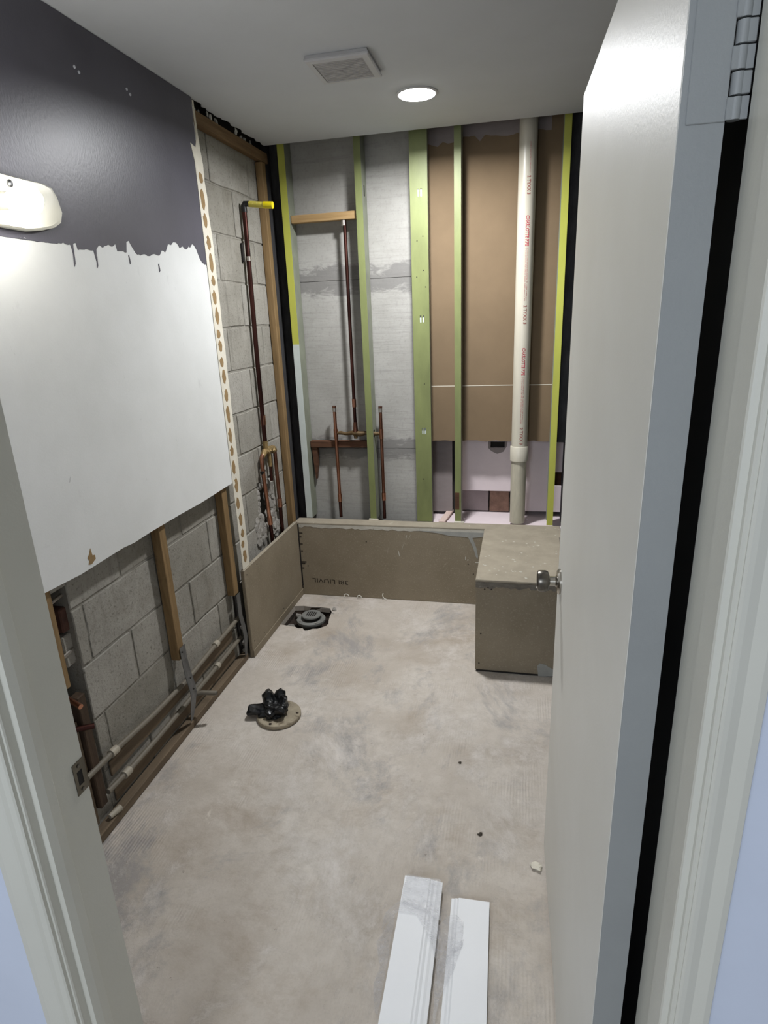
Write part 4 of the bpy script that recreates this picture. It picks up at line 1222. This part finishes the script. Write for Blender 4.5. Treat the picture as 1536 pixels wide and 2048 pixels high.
def film_grid(pts_a, pts_b, n, amp, seed):
    """ruled strip between two polylines with crumple"""
    bm = NB()
    rows = []
    for i in range(len(pts_a)):
        a, b = Vector(pts_a[i]), Vector(pts_b[i])
        row = []
        for k in range(n + 1):
            p = a.lerp(b, k / n)
            q = p * 38 + Vector((seed, 0, 0))
            p = p + Vector((noise.noise(q) * 0.5, noise.noise(q + Vector((5, 5, 5))) * 0.5, abs(noise.noise(q + Vector((1, 8, 2)))))) * amp
            row.append(bm.verts.new(p))
        rows.append(row)
    for r0, r1 in zip(rows, rows[1:]):
        for k in range(n):
            bm.faces.new((r0[k], r0[k + 1], r1[k + 1], r1[k]))
    return bm
def dens(P, m_):
    out = []
    for a, b in zip(P, P[1:]):
        for i in range(m_):
            out.append(tuple(Vector(a).lerp(Vector(b), i / m_)))
    out.append(P[-1])
    return out
T = 0.0385
t = thing('plastic_wrap', 'clear crumpled plastic film around the ends of the two white boards', 'plastic film', (-0.17, 1.2, 0.0))
A = dens([(-0.330, 1.245, .003), (-0.296, 1.262, .032), (-0.285, 1.268, T), (-0.235, 1.266, T), (-0.185, 1.245, T), (-0.168, 1.20, .030)], 5)
B = dens([(-0.330, 1.195, .003), (-0.300, 1.215, .032), (-0.287, 1.230, T), (-0.235, 1.232, T), (-0.190, 1.165, T), (-0.166, 1.115, .026)], 5)
part('film_band', film_grid(A, B, 8, 0.006, 3), M['film'], t, smooth=True)
A = dens([(-0.186, 1.352, .0375), (-0.180, 1.33, .036), (-0.176, 1.28, .033), (-0.169, 1.23, .032)], 5)
B = dens([(-0.285, 1.352, .0375), (-0.287, 1.335, T), (-0.287, 1.30, T), (-0.285, 1.258, T)], 5)
part('film_end', film_grid(A, B, 10, 0.004, 9), M['film'], t, smooth=True)
A = dens([(-0.176, 1.215, .034), (-0.150, 1.252, .026), (-0.128, 1.262, .0225), (-0.110, 1.245, .0205)], 6)
B = dens([(-0.158, 1.06, .020), (-0.150, 1.09, .020), (-0.140, 1.14, .0195), (-0.105, 1.18, .0195)], 6)
part('film_fold', film_grid(A, B, 10, 0.007, 5), M['film'], t, smooth=True)
A = dens([(-0.168, 1.12, .024), (-0.140, 1.17, .022), (-0.105, 1.195, .0205)], 6)
B = dens([(-0.156, 0.95, .008), (-0.150, 1.04, .018), (-0.118, 1.125, .0195)], 6)
part('film_fold', film_grid(A, B, 10, 0.006, 15), M['film'], t, smooth=True)
A = dens([(-0.296, 1.23, .030), (-0.294, 1.17, .026), (-0.292, 1.10, .020), (-0.291, 1.04, .016), (-0.290, 0.98, .012)], 3)
B = dens([(-0.322, 1.20, .003), (-0.335, 1.16, .003), (-0.312, 1.10, .003), (-0.318, 1.05, .003), (-0.300, 0.99, .003)], 3)
part('film_skirt', film_grid(A, B, 6, 0.006, 25), M['film'], t, smooth=True)
# debris
for i, (x, y, r, lab) in enumerate(((0.093, 1.475, .014, 'pale plaster crumb on the floor by the foot of the open door'), (-0.085, 1.57, .006, 'dark crumb on the floor past the white boards'), (-0.18, 1.89, .005, 'tiny dark crumb on the floor in front of the bench'))):
    o = obj('crumb', lump(NB(), (x, y, r * .35), r, i + 500, (1.2, 1, .5), 2, .6), M['trim_strip'] if i == 0 else M['stamp'])
    tag(o, lab, 'crumb')

# ------------------------------------------------------------------ ceiling fan cover and downlight
t = thing('fan_cover', 'square dusty exhaust fan cover on the ceiling left of the lit lamp', 'fan cover', (-0.62, 2.40, 2.44))
fa = [(-0.742, 2.284), (-0.538, 2.282), (-0.502, 2.500), (-0.706, 2.526)]
def inset(P, s):
    c = Vector((sum(p[0] for p in P) / 4, sum(p[1] for p in P) / 4))
    return [tuple(c + (Vector(p) - c) * s) for p in P]
fo = [(-0.737, 2.285), (-0.517, 2.285), (-0.517, 2.505), (-0.737, 2.505)]
fi = inset(fo, 0.80)
bm = NB()
rings = []
for P, z in ((inset(fo, 0.96), 2.4395), (inset(fo, 0.98), 2.431), (fo, 2.429), (fo, 2.424), (inset(fo, 0.97), 2.4205), (fi, 2.4185), (inset(fo, 0.795), 2.4225)):
    rings.append([bm.verts.new((p[0], p[1], z)) for p in P])
for a, b in zip(rings, rings[1:]):
    for k in range(4):
        bm.faces.new((a[k], a[(k + 1) % 4], b[(k + 1) % 4], b[k]))
bm.faces.new(rings[-1])
bmesh.ops.recalc_face_normals(bm, faces=list(bm.faces))
part('frame', bm, M['grille'], t)
fp = inset(fo, 0.785)
part('dusty_panel', sheet([fp], lambda u, v_: (u, v_, 2.4210), (0, 0, 0.001)), M['grille_dusty'], t, 'grey dusty centre panel')
for i in range(13):
    f_ = (i + 0.5) / 13
    y = fp[0][1] + (fp[2][1] - fp[0][1]) * f_
    part('slat', bxm(fp[0][0] + 0.004, fp[1][0] - 0.004, y - 0.0035, y + 0.0035, 2.4192, 2.4212), M['grille_dusty'], t)

LX, LY = -0.434, 2.772
t = thing('downlight', 'bright round recessed ceiling lamp', 'ceiling lamp', (LX, LY, 2.44))
part('trim_ring', lathe(NB(), [(0.084, 0.0003), (0.084, 0.003), (0.078, 0.006), (0.0705, 0.005)], (LX, LY, 2.44), '-z', 40), M['grille'], t, angle=40)
part('lens', lathe(NB(), [(0.0715, 0.004), (0.071, 0.0075), (0.060, 0.0100)], (LX, LY, 2.44), '-z', 40), M['lamp_disc'], t, 'glowing white lens', angle=60)
area_light('downlight_beam', (LX, LY, 2.426), (LX, LY, 0), 0.13, 0.13, DOWNLIGHT_W, (0.97, 0.98, 1.0), 'DISK', math.radians(166))

# ------------------------------------------------------------------ vanity light on the charcoal wall
t = thing('vanity_light', 'cream vanity light with a chamfered backplate and lit bulb on the charcoal wall', 'wall lamp', (-1.275, 1.25, 1.92))
pl = [(0.95, 1.868), (1.05, 1.853), (1.50, 1.850), (1.552, 1.858), (1.60, 1.870), (1.628, 1.885), (1.640, 1.912), (1.630, 1.950), (1.615, 1.970), (1.585, 1.976), (1.50, 1.974), (1.05, 1.974), (0.95, 1.96)]
bm = NB()
c = Vector((1.3, 1.914))
rings = []
for s, x in ((1.0, DX + 0.0012), (1.0, DX + 0.010), (0.985, DX + 0.018), (0.93, DX + 0.024)):
    rings.append([bm.verts.new((x, c.x + (p[0] - c.x) * s, c.y + (p[1] - c.y) * s)) for p in pl])
for a, b in zip(rings, rings[1:]):
    for k in range(len(pl)):
        bm.faces.new((a[k], a[(k + 1) % len(pl)], b[(k + 1) % len(pl)], b[k]))
bm.faces.new(rings[-1]); bm.faces.new(list(reversed(rings[0])))
bmesh.ops.recalc_face_normals(bm, faces=list(bm.faces))
part('backplate', bm, M['shade'], t, angle=30)
part('knob_screw', lathe(NB(), [(0.0085, 0.0), (0.0085, 0.006), (0.004, 0.010)], (DX + 0.022, 1.452, 1.953), 'x', 14), M['steel_grey'], t, 'grey mounting screw', angle=40)
for yb_ in (1.385, 1.10):
    part('socket', tube(NB(), [(DX + 0.020, yb_, 1.905), (DX + 0.075, yb_, 1.900)], [0.022, 0.020], 18), M['shade'], t, angle=40)
    part('bulb', lathe(NB(), [(0.014, 0.0), (0.018, 0.012), (0.030, 0.034), (0.033, 0.05), (0.030, 0.066), (0.018, 0.079), (0.004, 0.083)], (DX + 0.074, yb_, 1.898), 'x', 24), M['bulb'], t, 'glowing bulb', smooth=True)
    d = bpy.data.lights.new('vanity_bulb_light', 'POINT')
    d.energy = VANITY_W
    d.color = (1.0, 0.985, 0.95)
    d.shadow_soft_size = 0.034
    lo_ = bpy.data.objects.new('vanity_bulb_light', d)
    lo_.location = (DX + 0.118, yb_, 1.898)
    col.objects.link(lo_)
